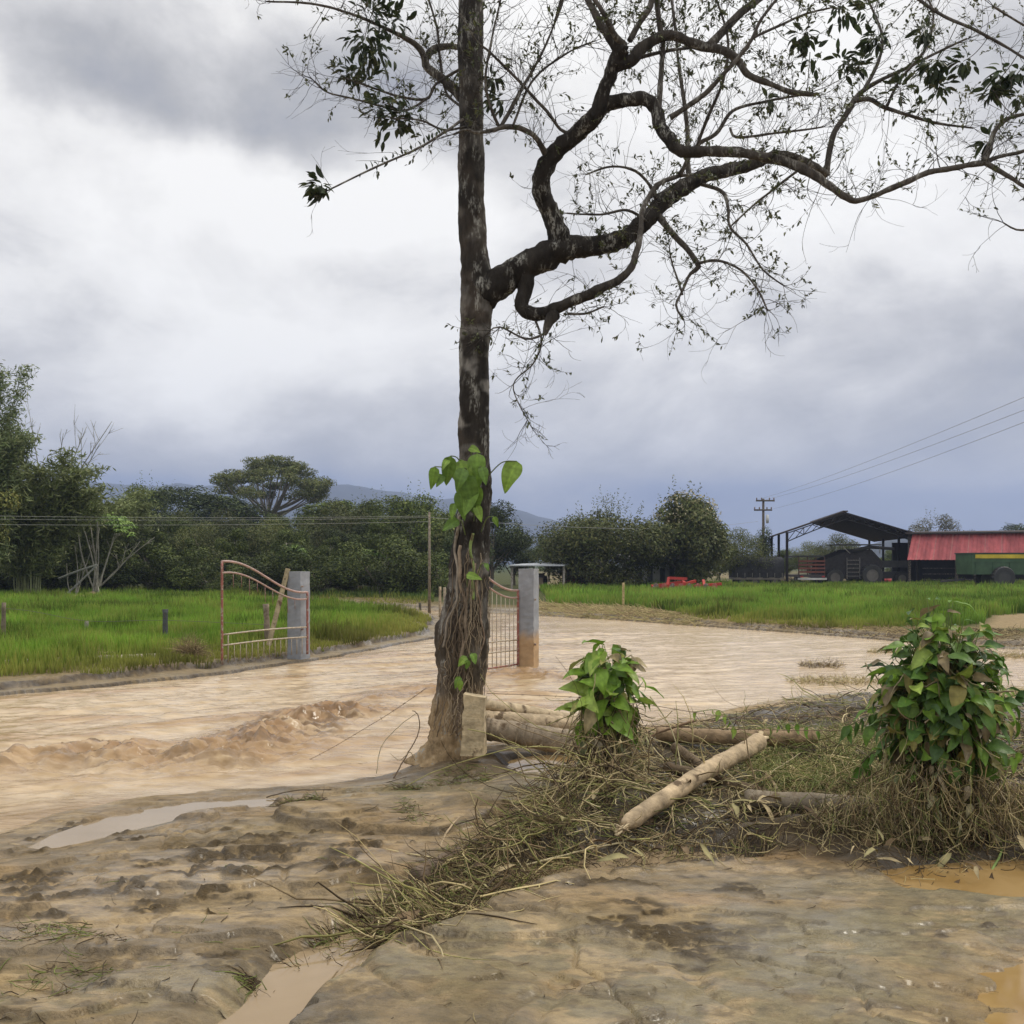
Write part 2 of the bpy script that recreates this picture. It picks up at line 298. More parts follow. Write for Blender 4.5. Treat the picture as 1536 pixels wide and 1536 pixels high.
def ground(X, Y, full=True):
    X = np.asarray(X, float); Y = np.asarray(Y, float)
    nf_ = 1-.85*sstep(9, 13, Y); jx = .10*fbm(X*1.6, Y*1.6, 3, 1)+.05*nf_*fbm(X*6, Y*6, 2, 5); jy = .10*fbm(X*1.6, Y*1.6, 3, 2)+.05*nf_*fbm(X*6, Y*6, 2, 6)
    sc_ = np.clip((Y+2)/12, .4, 1.5)
    s = sdf(X+jx*sc_, Y+jy*sc_, RIV); t = -s
    cl = np.interp(X, [-12, -2, 0, 1.5, 5, 9, 30], [10, 11, 13, 16, 18.5, 17.5, 17.5]); far = Y > cl
    near_amp = 1-sstep(10, 30, Y)
    base = .030*fbm(X*.7, Y*.7, 3, 3)+.013*fbm(X*2.6, Y*4, 4, 4)*near_amp
    flow = X*.35-Y*.94; across = X*.94+Y*.35
    base = base+.010*fbm(across*1.1, flow*7, 4, 8)*near_amp
    # thin silt plates with little broken edges
    n = fbm(X*1.5+.3*fbm(X*5, Y*5, 2, 12), Y*3.2, 4, 9)
    plate = sstep(.12, .15, n)*.026+sstep(-.16, -.13, n)*.016
    base = base+plate*near_amp
    clod = sstep(.05, .35, fbm(X*.9, Y*1.3, 3, 21))*(X < 1.2)*sstep(6.6, 5.2, Y)
    clod2 = sstep(.1, .5, fbm(X*1.3, Y*2.2, 3, 23))*sstep(7.5, 6, Y)*.4
    foot = sstep(.22, .42, fbm(X*5.5, Y*8, 3, 38))*sstep(.0, .25, fbm(X*.8, Y*1.2, 2, 39))*sstep(8, 6.5, Y)
    cl_ = np.maximum(np.maximum(clod, clod2), foot)*near_amp*sstep(-.2, .25, fbm(X*4, Y*6, 3, 25))
    cd = .36*np.tanh(np.abs(fbm(X*8, Y*11, 3, 22))/.24)
    base = base+cl_*(.075*cd+.03*np.abs(fbm(X*22, Y*26, 2, 24))-.02)
    base = base*(1-.5*sstep(.0, .8, X)*sstep(6, 5, Y))+.28*(.009*(np.abs(fbm(X*6+.5*fbm(X*9, Y*9, 2, 27), Y*11, 4, 26, .6))-.2)+.006*fbm(X*18, Y*26, 3, 28, .6))*sstep(9, 6, Y)
    rut = fbm(across*2.2+.4*fbm(X*3, Y*3, 2, 29), flow*.7, 3, 30); base = base-.022*np.exp(-(rut/.05)**2)*sstep(7, 5.5, Y)*sstep(-.3, .2, fbm(X*.8, Y*.8, 2, 35))
    h = base
    if full:
        pl = sdf(X+jx*.7, Y+jy*.5, PLATE); h = h+.045*sstep(-.012, .015, pl)*sstep(.55, .15, pl)
        m = sdf(X+jx*.8, Y+jy*.8, MATW); mm = sstep(0, .28, m)
        h = h+mm*(.04+.11*np.clip(fbm(X*1.7, Y*1.7, 3, 31)+.1, -.2, 1)+.04*fbm(X*6, Y*6, 2, 37))*sstep(4.2, 5.4, Y)
        fr = sdf(X, Y, FRW); h = h-.07*sstep(-.05, .12, fr)+.06*sstep(-.02, .15, sdf(X, Y-.42, FRW)*1.0)*(fr < 0)
        d, p = dline(X, Y, CHAN); wch = (.11+.08*np.sin(p*3.1)+.05*fbm(X*4, Y*4, 2, 33))
        ch = sstep(1.5, .55, d/np.maximum(wch, .05)); h = h*(1-ch)-.075*ch
        for P_, z_ in ((LENS, -.085), (RP, -.08), (LEFTP, -.06)):
            q = sdf(X+jx*.5, Y+jy*.5, P_); k = sstep(-.12, .06, q); h = h*(1-k)+(z_)*k
        br = np.clip(1-((X-3.0)/1.7)**2-((Y-3.55)/.95)**2, 0, 1); h = h-.05*sstep(0, .5, br)*(1+.4*fbm(X*3, Y*5, 2, 44))
        td = np.hypot(X-TREE[0], Y-TREE[1]); pit = np.clip(1-((X-.45)/.62)**2-((Y-8.35)/.55)**2, 0, 1); h = h+.08*sstep(.9, .3, td)-.13*sstep(0, .5, pit)
    else: m = np.full(X.shape, -1.0); cl_ = cl_*0; br = m; td = m+9
    nearb = -.245+.075*sstep(-.2, .15, t)+.17*sstep(0, 2.0, t)
    h_near = np.where(t < 2.0, h*sstep(-.1, .5, t)+nearb, h)
    w1 = .05*fbm(X*3, Y*3, 3, 51)
    h_far = -.30+.145*sstep(-.02, .04, t)+.085*sstep(.46, .52, t+w1*2)+.10*sstep(.6, 1.8, t)+h*sstep(0, .6, t)
    h = np.where(far, h_far, h_near)
    h = h-.45*sstep(.05, 1.3, s)
    far_hill = sstep(250, 2000, Y)*1.5*0
    return h+far_hill, s, m, cl_, far, cd, br, td, n
def gz(x, y): return float(ground(np.array([x]), np.array([y]))[0][0])
rows = np.concatenate([np.linspace(-12, 2.3, 40, endpoint=False), np.geomspace(2.3, 12, 640, endpoint=False), np.geomspace(12, 60, 330, endpoint=False), np.geomspace(60, 2350, 70)])
uc = np.linspace(-1, 1, 820); ue = np.geomspace(1.01, 4, 26)
dd = np.maximum(rows, 2.3)
half = .60*dd+1.0
cols = np.concatenate([-ue[::-1], uc, ue])
X = half[:, None]*cols[None, :]; X = np.where(np.abs(cols)[None] > 1, np.sign(cols)[None]*(half[:, None]+(np.abs(cols)[None]-1)*(half[:, None]*.7+6)), X)
Y = np.repeat(rows[:, None], len(cols), 1)
h, s, m, clodm, far, cd, br, td, pn = ground(X, Y)
h = np.where(Y < 2.0, np.clip(h, -.1, .1), h)
# surface colours
def mixc(a, b, t): return a*(1-t[..., None])+np.array(b)*t[..., None]
A = fbm(X*1.3, Y*2.6, 4, 61)*.5+.5; B_ = fbm(X*4.5, Y*9, 4, 62)*.5+.5; Cn = fbm(X*.35, Y*.5, 3, 63)*.5+.5
c = np.zeros(X.shape+(3,))+np.array((.30, .215, .13))
c = mixc(c, (.225, .185, .115), sstep(.42, .62, Cn))
c = mixc(c, (.38, .285, .18), sstep(.52, .62, B_)*.75)
B2_ = fbm(X*11, Y*19, 4, 65, .6)*.5+.5; c = mixc(c, (.13, .095, .055), sstep(.56, .66, B2_)*.65*sstep(8, 6, Y))
c = mixc(c, (.34, .20, .075), sstep(.60, .72, fbm(X*.9, Y*2.2, 3, 66)*.5+.5)*.75*sstep(-.4, .8, X)*sstep(6, 5, Y))
c = mixc(c, (.17, .128, .08), sstep(.56, .72, A)*.7)
c = mixc(c, (.21, .19, .14), sstep(.4, .6, A)*sstep(0, 2, X)*.6*sstep(6, 4.5, Y))
c = mixc(c, (.06, .042, .022), np.clip(clodm*sstep(.02, .2, cd)*1.5, 0, .9))
edge = np.exp(-((pn-.13)/.018)**2)*sstep(9, 6, Y); c = mixc(c, (.08, .06, .04), edge*.55)
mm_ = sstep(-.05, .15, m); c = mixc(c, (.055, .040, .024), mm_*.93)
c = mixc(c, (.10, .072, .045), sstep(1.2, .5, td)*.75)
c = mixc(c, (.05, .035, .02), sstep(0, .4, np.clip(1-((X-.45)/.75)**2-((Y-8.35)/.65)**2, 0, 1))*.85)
c = mixc(c, (.028, .02, .012), sstep(-.05, .1, sdf(X, Y, FRW))*.9)  # shade of the hollow under the debris edge, painted into the dark soil colour
ochre = sstep(0, .5, br); c = mixc(c, (.26, .17, .07), ochre*.7)
# far bank: dark broken earth, silt shelf
t_ = -s
fb = far & (t_ > -.3)
c = np.where(fb[..., None], np.array((.23, .175, .11)), c)
cut = (np.exp(-((t_-.02)/.05)**2)+np.exp(-((t_-.5)/.07)**2))*fb; c = mixc(c, (.038, .024, .012), np.clip(cut, 0, 1)*.95)
turf = sstep(.62, 1.6, t_+.3*fbm(X*2, Y*2, 2, 71))*fb; c = mixc(c, (.065, .075, .028), turf)
c = mixc(c, (.17, .135, .08), turf*sstep(2.6, 1.2, t_))
c = mixc(c, (.30, .235, .16), sstep(-.3, .3, sdf(X, Y, SANDW)))
rt = (X > .6)
dry = sstep(.5, .7, t_)*(1-sstep(3.5, 6.5, t_+X*.02))*fb*rt*sstep(14, 4, X); c = mixc(c, (.24, .19, .105), dry*.9)
yard = sstep(56, 62, Y)*(X > 1)*sstep(.4, .6, fbm(X*.12, Y*.12, 3, 72)*.5+.62); c = mixc(c, (.25, .20, .14), yard*.7)
c = mixc(c, (.04, .06, .02), sstep(110, 260, Y)*.9)
plc = sdf(X, Y, PLATE); c = mixc(c, (.05, .035, .02), np.exp(-((plc+.01)/.022)**2)*.75*(Y < G(0, 1225)[1]))
wet = np.clip(.72+.7*fbm(X*1.6, Y*2.6, 4, 81)-turf-dry*.7-clodm*.4, 0, 1)*(Y < 60)
c = c*np.array([.95, .905, .72])
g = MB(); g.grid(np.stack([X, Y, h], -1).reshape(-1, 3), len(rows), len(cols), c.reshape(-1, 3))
# mud material: colour attribute, wetness drives the gloss
mm = bpy.data.materials.new('mud_and_soil'); mm.use_nodes = True; t = mm.node_tree; t.nodes.clear()
b = N('ShaderNodeBsdfPrincipled', t); out = N('ShaderNodeOutputMaterial', t); lk(b.outputs[0], out.inputs[0], t)
at = N('ShaderNodeAttribute', t, attribute_name='col'); aw = N('ShaderNodeAttribute', t, attribute_name='wet'); co = N('ShaderNodeTexCoord', t)
mp = N('ShaderNodeMapping', t); lk(co.outputs['Object'], mp.inputs[0], t); mp.inputs['Scale'].default_value = (1, 1.8, 1); mp.inputs['Rotation'].default_value = (0, 0, .3)
n1 = N('ShaderNodeTexNoise', t); lk(mp.outputs[0], n1.inputs['Vector'], t); n1.inputs['Scale'].default_value = 9; n1.inputs['Detail'].default_value = 9; n1.inputs['Roughness'].default_value = .65
mr = N('ShaderNodeMapRange', t); lk(n1.outputs['Fac'], mr.inputs[0], t); mr.inputs[1].default_value = .3; mr.inputs[2].default_value = .7; mr.inputs[3].default_value = .60; mr.inputs[4].default_value = 1.32
c1 = N('ShaderNodeMix', t, data_type='RGBA', blend_type='MULTIPLY'); c1.inputs[0].default_value = 1; lk(at.outputs['Color'], c1.inputs[6], t); lk(mr.outputs[0], c1.inputs[7], t); lk(c1.outputs[2], b.inputs['Base Color'], t)
n2 = N('ShaderNodeTexNoise', t); lk(mp.outputs[0], n2.inputs['Vector'], t); n2.inputs['Scale'].default_value = 3.5; n2.inputs['Detail'].default_value = 5
rr = M2('MULTIPLY_ADD', aw.outputs['Fac'], -.52, .84, t); rr = M2('ADD', rr, M2('MULTIPLY', M2('SUBTRACT', n2.outputs['Fac'], .5, None, t), .6, None, t), None, t); rr = M2('MAXIMUM', rr, .14, None, t); lk(rr, b.inputs['Roughness'], t)
lk(M2('MULTIPLY_ADD', aw.outputs['Fac'], .45, .12, t), b.inputs['Specular IOR Level'], t)
n3 = N('ShaderNodeTexNoise', t); lk(mp.outputs[0], n3.inputs['Vector'], t); n3.inputs['Scale'].default_value = 34; n3.inputs['Detail'].default_value = 8; n3.inputs['Roughness'].default_value = .6
bp = N('ShaderNodeBump', t); bp.inputs['Strength'].default_value = .8; bp.inputs['Distance'].default_value = .03; lk(n3.outputs['Fac'], bp.inputs['Height'], t); lk(bp.outputs[0], b.inputs['Normal'], t)
n4 = N('ShaderNodeTexNoise', t); lk(mp.outputs[0], n4.inputs['Vector'], t); n4.inputs['Scale'].default_value = 5; n4.inputs['Detail'].default_value = 6
mr4 = N('ShaderNodeMapRange', t); lk(n4.outputs['Fac'], mr4.inputs[0], t); mr4.inputs[1].default_value = .38; mr4.inputs[2].default_value = .56
lk(M2('MULTIPLY', M2('MULTIPLY', aw.outputs['Fac'], mr4.outputs[0], None, t), .6, None, t), b.inputs['Coat Weight'], t); b.inputs['Coat Roughness'].default_value = .24; b.inputs['Coat IOR'].default_value = 1.4
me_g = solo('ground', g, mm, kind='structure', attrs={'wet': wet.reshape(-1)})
# ---------------------------------------------------------------- water
def water_mat(name, c1_, c2_, rough, bumpd, scale, st=(1, 1, 1), spec=.5, rot=0):
    m = bpy.data.materials.new(name); m.use_nodes = True; t = m.node_tree; t.nodes.clear()
    b = N('ShaderNodeBsdfPrincipled', t); out = N('ShaderNodeOutputMaterial', t); lk(b.outputs[0], out.inputs[0], t)
    co = N('ShaderNodeTexCoord', t); mp = N('ShaderNodeMapping', t); lk(co.outputs['Object'], mp.inputs[0], t); mp.inputs['Scale'].default_value = st; mp.inputs['Rotation'].default_value = (0, 0, rot)
    n1 = N('ShaderNodeTexNoise', t); lk(mp.outputs[0], n1.inputs['Vector'], t); n1.inputs['Scale'].default_value = scale*.5; n1.inputs['Detail'].default_value = 7; n1.inputs['Distortion'].default_value = .6
    at = N('ShaderNodeAttribute', t, attribute_name='col')
    mr = N('ShaderNodeMapRange', t); lk(n1.outputs['Fac'], mr.inputs[0], t); mr.inputs[1].default_value = .35; mr.inputs[2].default_value = .65
    mx = N('ShaderNodeMix', t, data_type='RGBA'); lk(mr.outputs[0], mx.inputs[0], t); mx.inputs[6].default_value = c1_+(1,); mx.inputs[7].default_value = c2_+(1,)
    m2 = N('ShaderNodeMix', t, data_type='RGBA', blend_type='MULTIPLY'); m2.inputs[0].default_value = 1; lk(mx.outputs[2], m2.inputs[6], t); lk(at.outputs['Color'], m2.inputs[7], t)
    lk(m2.outputs[2], b.inputs['Base Color'], t); b.inputs['Roughness'].default_value = rough; b.inputs['Specular IOR Level'].default_value = spec; b.inputs['IOR'].default_value = 1.33
    n2 = N('ShaderNodeTexNoise', t); lk(mp.outputs[0], n2.inputs['Vector'], t); n2.inputs['Scale'].default_value = scale; n2.inputs['Detail'].default_value = 5
    if bumpd:
        bp = N('ShaderNodeBump', t); bp.inputs['Strength'].default_value = .8; bp.inputs['Distance'].default_value = bumpd; lk(n2.outputs['Fac'], bp.inputs['Height'], t); lk(bp.outputs[0], b.inputs['Normal'], t)
    return m
M_river = water_mat('muddy_river_water', (.38, .275, .155), (.54, .415, .27), .13, .018, 6, (1, 2.6, 1), rot=.25)
M_pud = water_mat('puddle_water', (.27, .20, .12), (.32, .24, .15), .03, .0006, 3)
M_pudo = water_mat('ochre_puddle_water', (.25, .155, .055), (.33, .22, .095), .08, 0, 5)
wr = np.concatenate([np.geomspace(5.5, 26, 520, endpoint=False), np.geomspace(26, 80, 90)]); wc = np.linspace(-1, 1, 620)
X = (.62*wr+1.5)[:, None]*wc[None]; Y = np.repeat(wr[:, None], len(wc), 1)
s = sdf(X, Y, RIV)
ins = sstep(-.1, .8, s)
ang = .42; fl = X*math.cos(ang)+Y*math.sin(ang); ac = -X*math.sin(ang)+Y*math.cos(ang)
sw = .9*fbm(fl*.45, ac*.8, 3, 90); w0 = fbm(fl*.42+sw, ac*1.7+sw*1.5, 4, 91); w1_ = fbm(fl*1.6+sw*2, ac*4.5+sw*3, 4, 92)
wv = .050*w0+.034*w1_+.010*fbm(fl*5+sw*3, ac*11, 3, 89)
smooth_r = sstep(0, 4, X)*.6
wv = wv*(1-smooth_r)
rid = [tuple(G(a, b, -.15)[:2]) for a, b in [(-150, 1150), (0, 1138), (130, 1122), (230, 1132), (330, 1128), (400, 1105), (450, 1078), (500, 1066)]]
d, p = dline(X, Y, rid); tb = np.exp(-(d/.6)**2)*(.7+.3*sstep(.2, .75, p)); rc = np.exp(-((d-.05*fbm(X*3, Y*3, 2, 93))/.16)**2)
rid2 = [tuple(G(a, b, -.15)[:2]) for a, b in [(520, 1050), (600, 1040), (650, 1030)]]; d2, p2 = dline(X, Y, rid2); rid3 = [tuple(G(a, b, -.15)[:2]) for a, b in [(730, 1010), (800, 1004), (870, 1018)]]; d3, _ = dline(X, Y, rid3)
tb = tb+.35*np.exp(-(d2/.4)**2)+.5*np.exp(-(d3/.35)**2)
wv = wv+tb*(.05+.17*fbm(X*3.4+sw, Y*3.4, 5, 94, .6)+.10*np.abs(fbm(X*6, Y*8, 4, 95, .6)))+rc*.04*tb
hz = ZW+wv*np.clip(ins+.15, 0, 1)
cw = np.ones(X.shape+(3,)); cw = mixc(cw, (.74, .64, .52), sstep(-.05, .40, w0+.6*w1_)*.9*(1-smooth_r))
cw = mixc(cw, (.52, .38, .25), np.clip(tb*(.95+1.3*fbm(X*4, Y*5, 4, 96)), 0, 1)*.85)
cw = mixc(cw, (.22, .15, .085), np.clip(1.6*tb*sstep(-.02, .22, fbm(X*7, Y*9, 3, 98)), 0, 1)*.7)
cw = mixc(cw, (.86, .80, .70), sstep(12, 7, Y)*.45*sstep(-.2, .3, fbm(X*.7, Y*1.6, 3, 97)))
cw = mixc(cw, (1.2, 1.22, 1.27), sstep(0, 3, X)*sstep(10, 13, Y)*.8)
keep = (s > -.9); kk = keep[:-1, :-1] | keep[1:, 1:]
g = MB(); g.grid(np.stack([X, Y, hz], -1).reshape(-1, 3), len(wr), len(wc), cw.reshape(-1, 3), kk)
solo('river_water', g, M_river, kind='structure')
def puddle(poly, z, mt, grow=.25, name='puddle'):
    P = np.array(poly); cx, cy = P.mean(0); q = P-[cx, cy]; L = np.linalg.norm(q, axis=1)[:, None]; P = P+q/L*grow
    g = MB(); V = np.vstack([np.c_[P, np.full(len(P), z)], [[cx, cy, z]]]); n = len(P)
    g.add(V, [[i, (i+1) % n, n] for i in range(n)]); solo(name, g, mt, kind='structure')
lb = np.array(LENS); lc = lb.mean(0); lo_ = lb+(lb-lc)/np.linalg.norm(lb-lc, axis=1)[:, None]*.16
zl = float(np.percentile(ground(lo_[:, 0], lo_[:, 1])[0], 25)); print('lens level', zl)
puddle(LENS, zl-.006, M_pud, .12)
puddle(RP, -.040, M_pudo, .2)
puddle(LEFTP, -.040, M_pud, .14)
# channel water strip following the trickle
g = MB(); V = []
for i, (x, y, w) in enumerate(CHAN):
    a = CHAN[max(i-1, 0)]; b_ = CHAN[min(i+1, 10)]; tx, ty = b_[0]-a[0], b_[1]-a[1]; l = math.hypot(tx, ty); nx, ny = -ty/l, tx/l; ww = .42
    V += [(x+nx*ww, y+ny*ww, -.045), (x-nx*ww, y-ny*ww, -.045)]
g.add(V, [[2*i, 2*i+1, 2*i+3, 2*i+2] for i in range(10)]); solo('puddle', g, M_pud, kind='structure')
g = MB(); a = np.linspace(0, 2*math.pi, 40, endpoint=False); g.add(np.c_[2.3+2.6*np.cos(a), 3.9+1.5*np.sin(a), np.full(40, -.030)], [list(range(40))]); solo('puddle', g, M_pudo, kind='structure')
g = MB(); a = np.linspace(0, 2*math.pi, 32, endpoint=False); g.add(np.c_[.45+.75*np.cos(a), 8.35+.65*np.sin(a), np.full(32, gz(.45, 8.35)+.035)], [list(range(32))]); solo('puddle', g, M_pudo, kind='structure')
# ---------------------------------------------------------------- hills
M_hill = mat('forested_hillside', (.012, .018, .022), .95, attr=False, nscale=.01, nvar=.4, bump=0)
def ridge(name, pts, dist, depth, seed):
    xs = np.linspace(pts[0][0], pts[-1][0], 240); ys = np.interp(xs, [p[0] for p in pts], [p[1] for p in pts])
    top = (845-ys)/F*dist+H; Xc = (xs-768)/F*dist; rowsn = 26; V = []
    for r in range(rowsn):
        q = r/(rowsn-1); prof = math.sin(min(q*1.25, 1)*math.pi/2) if q < .8 else 1-((q-.8)/.2)*.9
        yy = dist+(q-.8)*depth; hh = top*prof*(1+.06*fbm(xs*.03+q*3, np.full_like(xs, q*4), 4, seed)) - 2
        V.append(np.c_[Xc*yy/dist, np.full_like(xs, yy), hh])
    g = MB(); g.grid(np.vstack(V), rowsn, 240); solo(name, g, M_hill, kind='structure')
ridge('mountain', [(-900, 760), (-300, 700), (100, 724), (250, 728), (330, 730), (480, 722), (560, 736), (620, 744), (700, 748), (780, 764), (840, 782), (900, 800), (960, 812), (1100, 842)], 1800, 600, 3)
ridge('hill', [(1000, 846), (1120, 836), (1210, 822), (1240, 812), (1290, 818), (1330, 806), (1370, 798), (1420, 800), (1500, 812), (1600, 806), (1900, 820), (2200, 846)], 800, 300, 5)
# ================================================================ leaves, grass, straw helpers
def tmpl(rows_, cols_, kind):
    u = np.linspace(0, 1, rows_)
    if kind == 'heart': w = np.sin(np.pi*np.clip(u*1.0, 0, 1)**.62)**.75*(1-.25*u)
    elif kind == 'oval': w = np.sin(np.pi*u**.85)**.8
    else: w = np.sin(np.pi*u**.9)
    w[0] = .03; w[-1] = .01
    v = np.linspace(-1, 1, cols_); return u, v, w
def leaves(mb, pos, dr, L, Wd, droop, col, kind='oval', res=(6, 5), fold=.35, wave=.06, vein=.25, upv=None, jit=.35):
    pos = np.asarray(pos, float); n = len(pos); dr = np.asarray(dr, float); dr = dr/np.linalg.norm(dr, axis=1)[:, None]
    L = np.broadcast_to(L, (n,)); Wd = np.broadcast_to(Wd, (n,)); droop = np.broadcast_to(droop, (n,)); col = np.broadcast_to(col, (n, 3))
    u, v, w = tmpl(res[0], res[1], kind)
    up = (np.tile([0, 0, 1.0], (n, 1)) if upv is None else np.broadcast_to(np.asarray(upv, float), (n, 3)))+R.normal(0, jit, (n, 3)); side = np.cross(dr, up); side /= np.linalg.norm(side, axis=1)[:, None]+1e-9; nrm = np.cross(side, dr)
    a = droop[:, None]*u[None]                       # bend along the leaf
    step = L[:, None]/(len(u)-1); fx = np.cumsum(np.concatenate([np.zeros((n, 1)), np.cos(a[:, :-1])*step], 1), 1); fz = -np.cumsum(np.concatenate([np.zeros((n, 1)), np.sin(a[:, :-1])*step], 1), 1)
    ctr = pos[:, None]+dr[:, None]*fx[..., None]+nrm[:, None]*fz[..., None]
    V = ctr[:, :, None]+side[:, None, None]*(v[None, None, :, None]*(w[None, :, None, None]*Wd[:, None, None, None]/2))
    ph = R.random(n)*6.28
    lift = np.abs(v)[None, None]*w[None, :, None]*Wd[:, None, None]/2*fold+wave*Wd[:, None, None]*np.sin(ph[:, None, None]+u[None, :, None]*9)*np.abs(v)[None, None]
    V = V+nrm[:, None, None]*lift[..., None]
    nr, nc = len(u), len(v); k = np.arange(nr-1)[:, None]*nc; j = np.arange(nc-1)[None]; q = np.stack([k+j, k+j+1, k+nc+j+1, k+nc+j], -1).reshape(-1, 4)
    Q = (q[None]+np.arange(n)[:, None, None]*nr*nc).reshape(-1, 4)
    C = np.repeat(col, nr*nc, axis=0).reshape(n, nr, nc, 3)*(1+vein*(np.abs(v)[None, None, :, None] < .1))*(1-.10*((np.arange(nr) % 2)[None, :, None, None]))
    mb.add(V.reshape(-1, 3), Q, C.reshape(-1, 3))
def unit(n): 
    a = R.normal(0, 1, (n, 3)); return a/np.linalg.norm(a, axis=1)[:, None]
def px_inside(px, py, poly):
    return sdf(np.asarray(px, float), np.asarray(py, float), poly) > 0
def blades(mb, x, y, z, hgt, wid, col, tipcol, lean=.35):
    n = len(x); a = R.random(n)*6.283; dx, dy = np.cos(a), np.sin(a); la = R.random(n)*6.283; ln = hgt*lean*R.random(n)
    b = np.stack([x, y, z-.02], 1); sd_ = np.stack([dx, dy, 0*dx], 1)*(wid/2)[:, None]
    mid = b+np.stack([np.cos(la)*ln*.35, np.sin(la)*ln*.35, hgt*.6], 1); tip = b+np.stack([np.cos(la)*ln, np.sin(la)*ln, hgt], 1)
    V = np.stack([b-sd_, b+sd_, mid+sd_*.8, mid-sd_*.8, tip], 1).reshape(-1, 3); i = np.arange(n)*5
    C = np.stack([col*.8, col*.8, col, col, tipcol], 1).reshape(-1, 3)
    mb.add(V, [np.stack([i, i+1, i+2, i+3], 1), np.stack([i+3, i+2, i+4], 1)], C)
def field(name, poly, n, dmin, dmax, hmin, hmax, base, wid, lab):
    d = dmin*(dmax/dmin)**(R.random(n*3)); px = R.uniform(-500, 2100, n*3); x = (px-768)/F*d; py = 845+H*F/d
    k = px_inside(px+6*fbm(x*2, d*2, 2, 100), py+3*fbm(x*1.5, d*1.5, 2, 101), poly); x, d, px, py = x[k][:n], d[k][:n], px[k][:n], py[k][:n]
    s_ = ground(x, d, False); z = s_[0]; kk = s_[1] < -.5; x, d, z, px, py = x[kk], d[kk], z[kk], px[kk], py[kk]; t_ = -s_[1][kk]
    patch = fbm(x*.25, d*.25, 4, 102); fine = fbm(x*1.3, d*1.3, 3, 103)
    e = sstep(.5, 2.6, t_+fine)
    hg = (hmin+(hmax-hmin)*R.random(len(x)))*(1+.5*patch+.35*fine)*(.35+.65*e); hg = np.clip(hg, .06, 1)
    col = np.array(base)[None]*(1+.55*patch+.2*R.normal(0, 1, len(x)).clip(-2, 2)*.6)[:, None]
    yl = sstep(.0, .5, fine+R.normal(0, .25, len(x)))*.6+(1-e)*.9; yl = np.clip(yl, 0, 1)
    col = col*(1-yl[:, None])+np.array((.27, .27, .06))*yl[:, None]*np.array([1, 1, 1])
    dk = sstep(.1, .45, fbm(x*.6, d*.9, 3, 104)); col = col*(1-.45*dk[:, None]); hg = hg*(1+.35*dk)
    g = MB(); blades(g, x, d, z, hg, np.interp(d, [14, 40, 80], wid), np.clip(col, .005, 1), np.clip(col*1.35, .005, 1))
    solo(name, g, M_grass, lab, kind='stuff')
field('grass', [(-600, 1112), (-100, 1020), (0, 1011), (330, 996), (480, 977), (600, 958), (668, 938), (668, 926), (620, 920), (540, 912), (430, 904), (300, 893), (-600, 890)], 150000, 14, 47, .22, .40, (.155, .275, .03), [.014, .035, .06], 'bright green grass field behind the open gate')
field('grass', [(812, 886), (824, 906), (940, 911), (1060, 927), (1200, 937), (1330, 942), (1470, 940), (1488, 924), (1560, 920), (2100, 922), (2100, 877), (1100, 877), (960, 882), (860, 884)], 130000, 22, 75, .22, .42, (.155, .27, .035), [.016, .04, .07], 'green pasture in front of the sheds')
field('grass', [(525, 889), (560, 886), (645, 886), (650, 903), (560, 903), (470, 903), (300, 897), (-500, 894), (-500, 886), (400, 886)], 26000, 38, 62, .2, .35, (.085, .14, .03), [.02, .04, .06], 'small strip of grass beyond the flooded lane')
# ---------------------------------------------------------------- straw mat
def sample_poly(poly, n):
    xs = [p[0] for p in poly]; ys = [p[1] for p in poly]; ox, oy = [], []; tot = 0
    while tot < n:
        x = R.uniform(min(xs), min(max(xs), 1850), n*2); y = R.uniform(min(ys), max(ys), n*2); k = px_inside(x, y, poly); ox.append(x[k]); oy.append(y[k]); tot += k.sum()
    return np.concatenate(ox)[:n], np.concatenate(oy)[:n]
STC = np.array([(.42, .34, .17), (.29, .27, .10), (.17, .20, .055), (.075, .052, .028), (.52, .43, .24), (.21, .15, .08)])
def strand_paths(P0, dirn, L, curl, K=6, sag=.3):
    n = len(P0); P = np.zeros((n, K, 3)); P[:, 0] = P0; d = dirn.copy(); w = R.normal(0, curl, (n, 3)); 
    for k in range(1, K):
        d = d+w/K+R.normal(0, curl*.25, (n, 3)); d[:, 2] -= sag/K; d /= np.linalg.norm(d, axis=1)[:, None]; P[:, k] = P[:, k-1]+d*(L/(K-1))[:, None]
    return P
def straw(n, poly, z0, z1, L0, L1, flowdir, spread, rad=(.0012, .003), cols=(0, 1, 2, 3, 4, 5), curl=.7, clampz=True, up=.15, hgt_px=.1):
    px, py = sample_poly(poly, n); d = (H-hgt_px)*F/(py-845); x = (px-768)/F*d
    gh = ground(x, d)[0]; P0 = np.stack([x, d, gh+R.uniform(z0, z1, n)], 1)
    a = flowdir+R.normal(0, spread, n); dr = np.stack([np.cos(a), np.sin(a), R.normal(0, up, n)], 1); dr /= np.linalg.norm(dr, axis=1)[:, None]
    P = strand_paths(P0, dr, R.uniform(L0, L1, n), curl)
    if clampz:
        gg = ground(P[..., 0].ravel(), P[..., 1].ravel())[0].reshape(P.shape[:2]); P[..., 2] = np.maximum(P[..., 2], gg+.004)
    r = R.uniform(*rad, n)[:, None]*np.array([1, 1, 1, .9, .7, .3])[None]
    c = STC[R.choice(cols, n)]*R.uniform(.7, 1.2, (n, 1)); return P, r, 3, c
g = MB()
FL = math.radians(205)
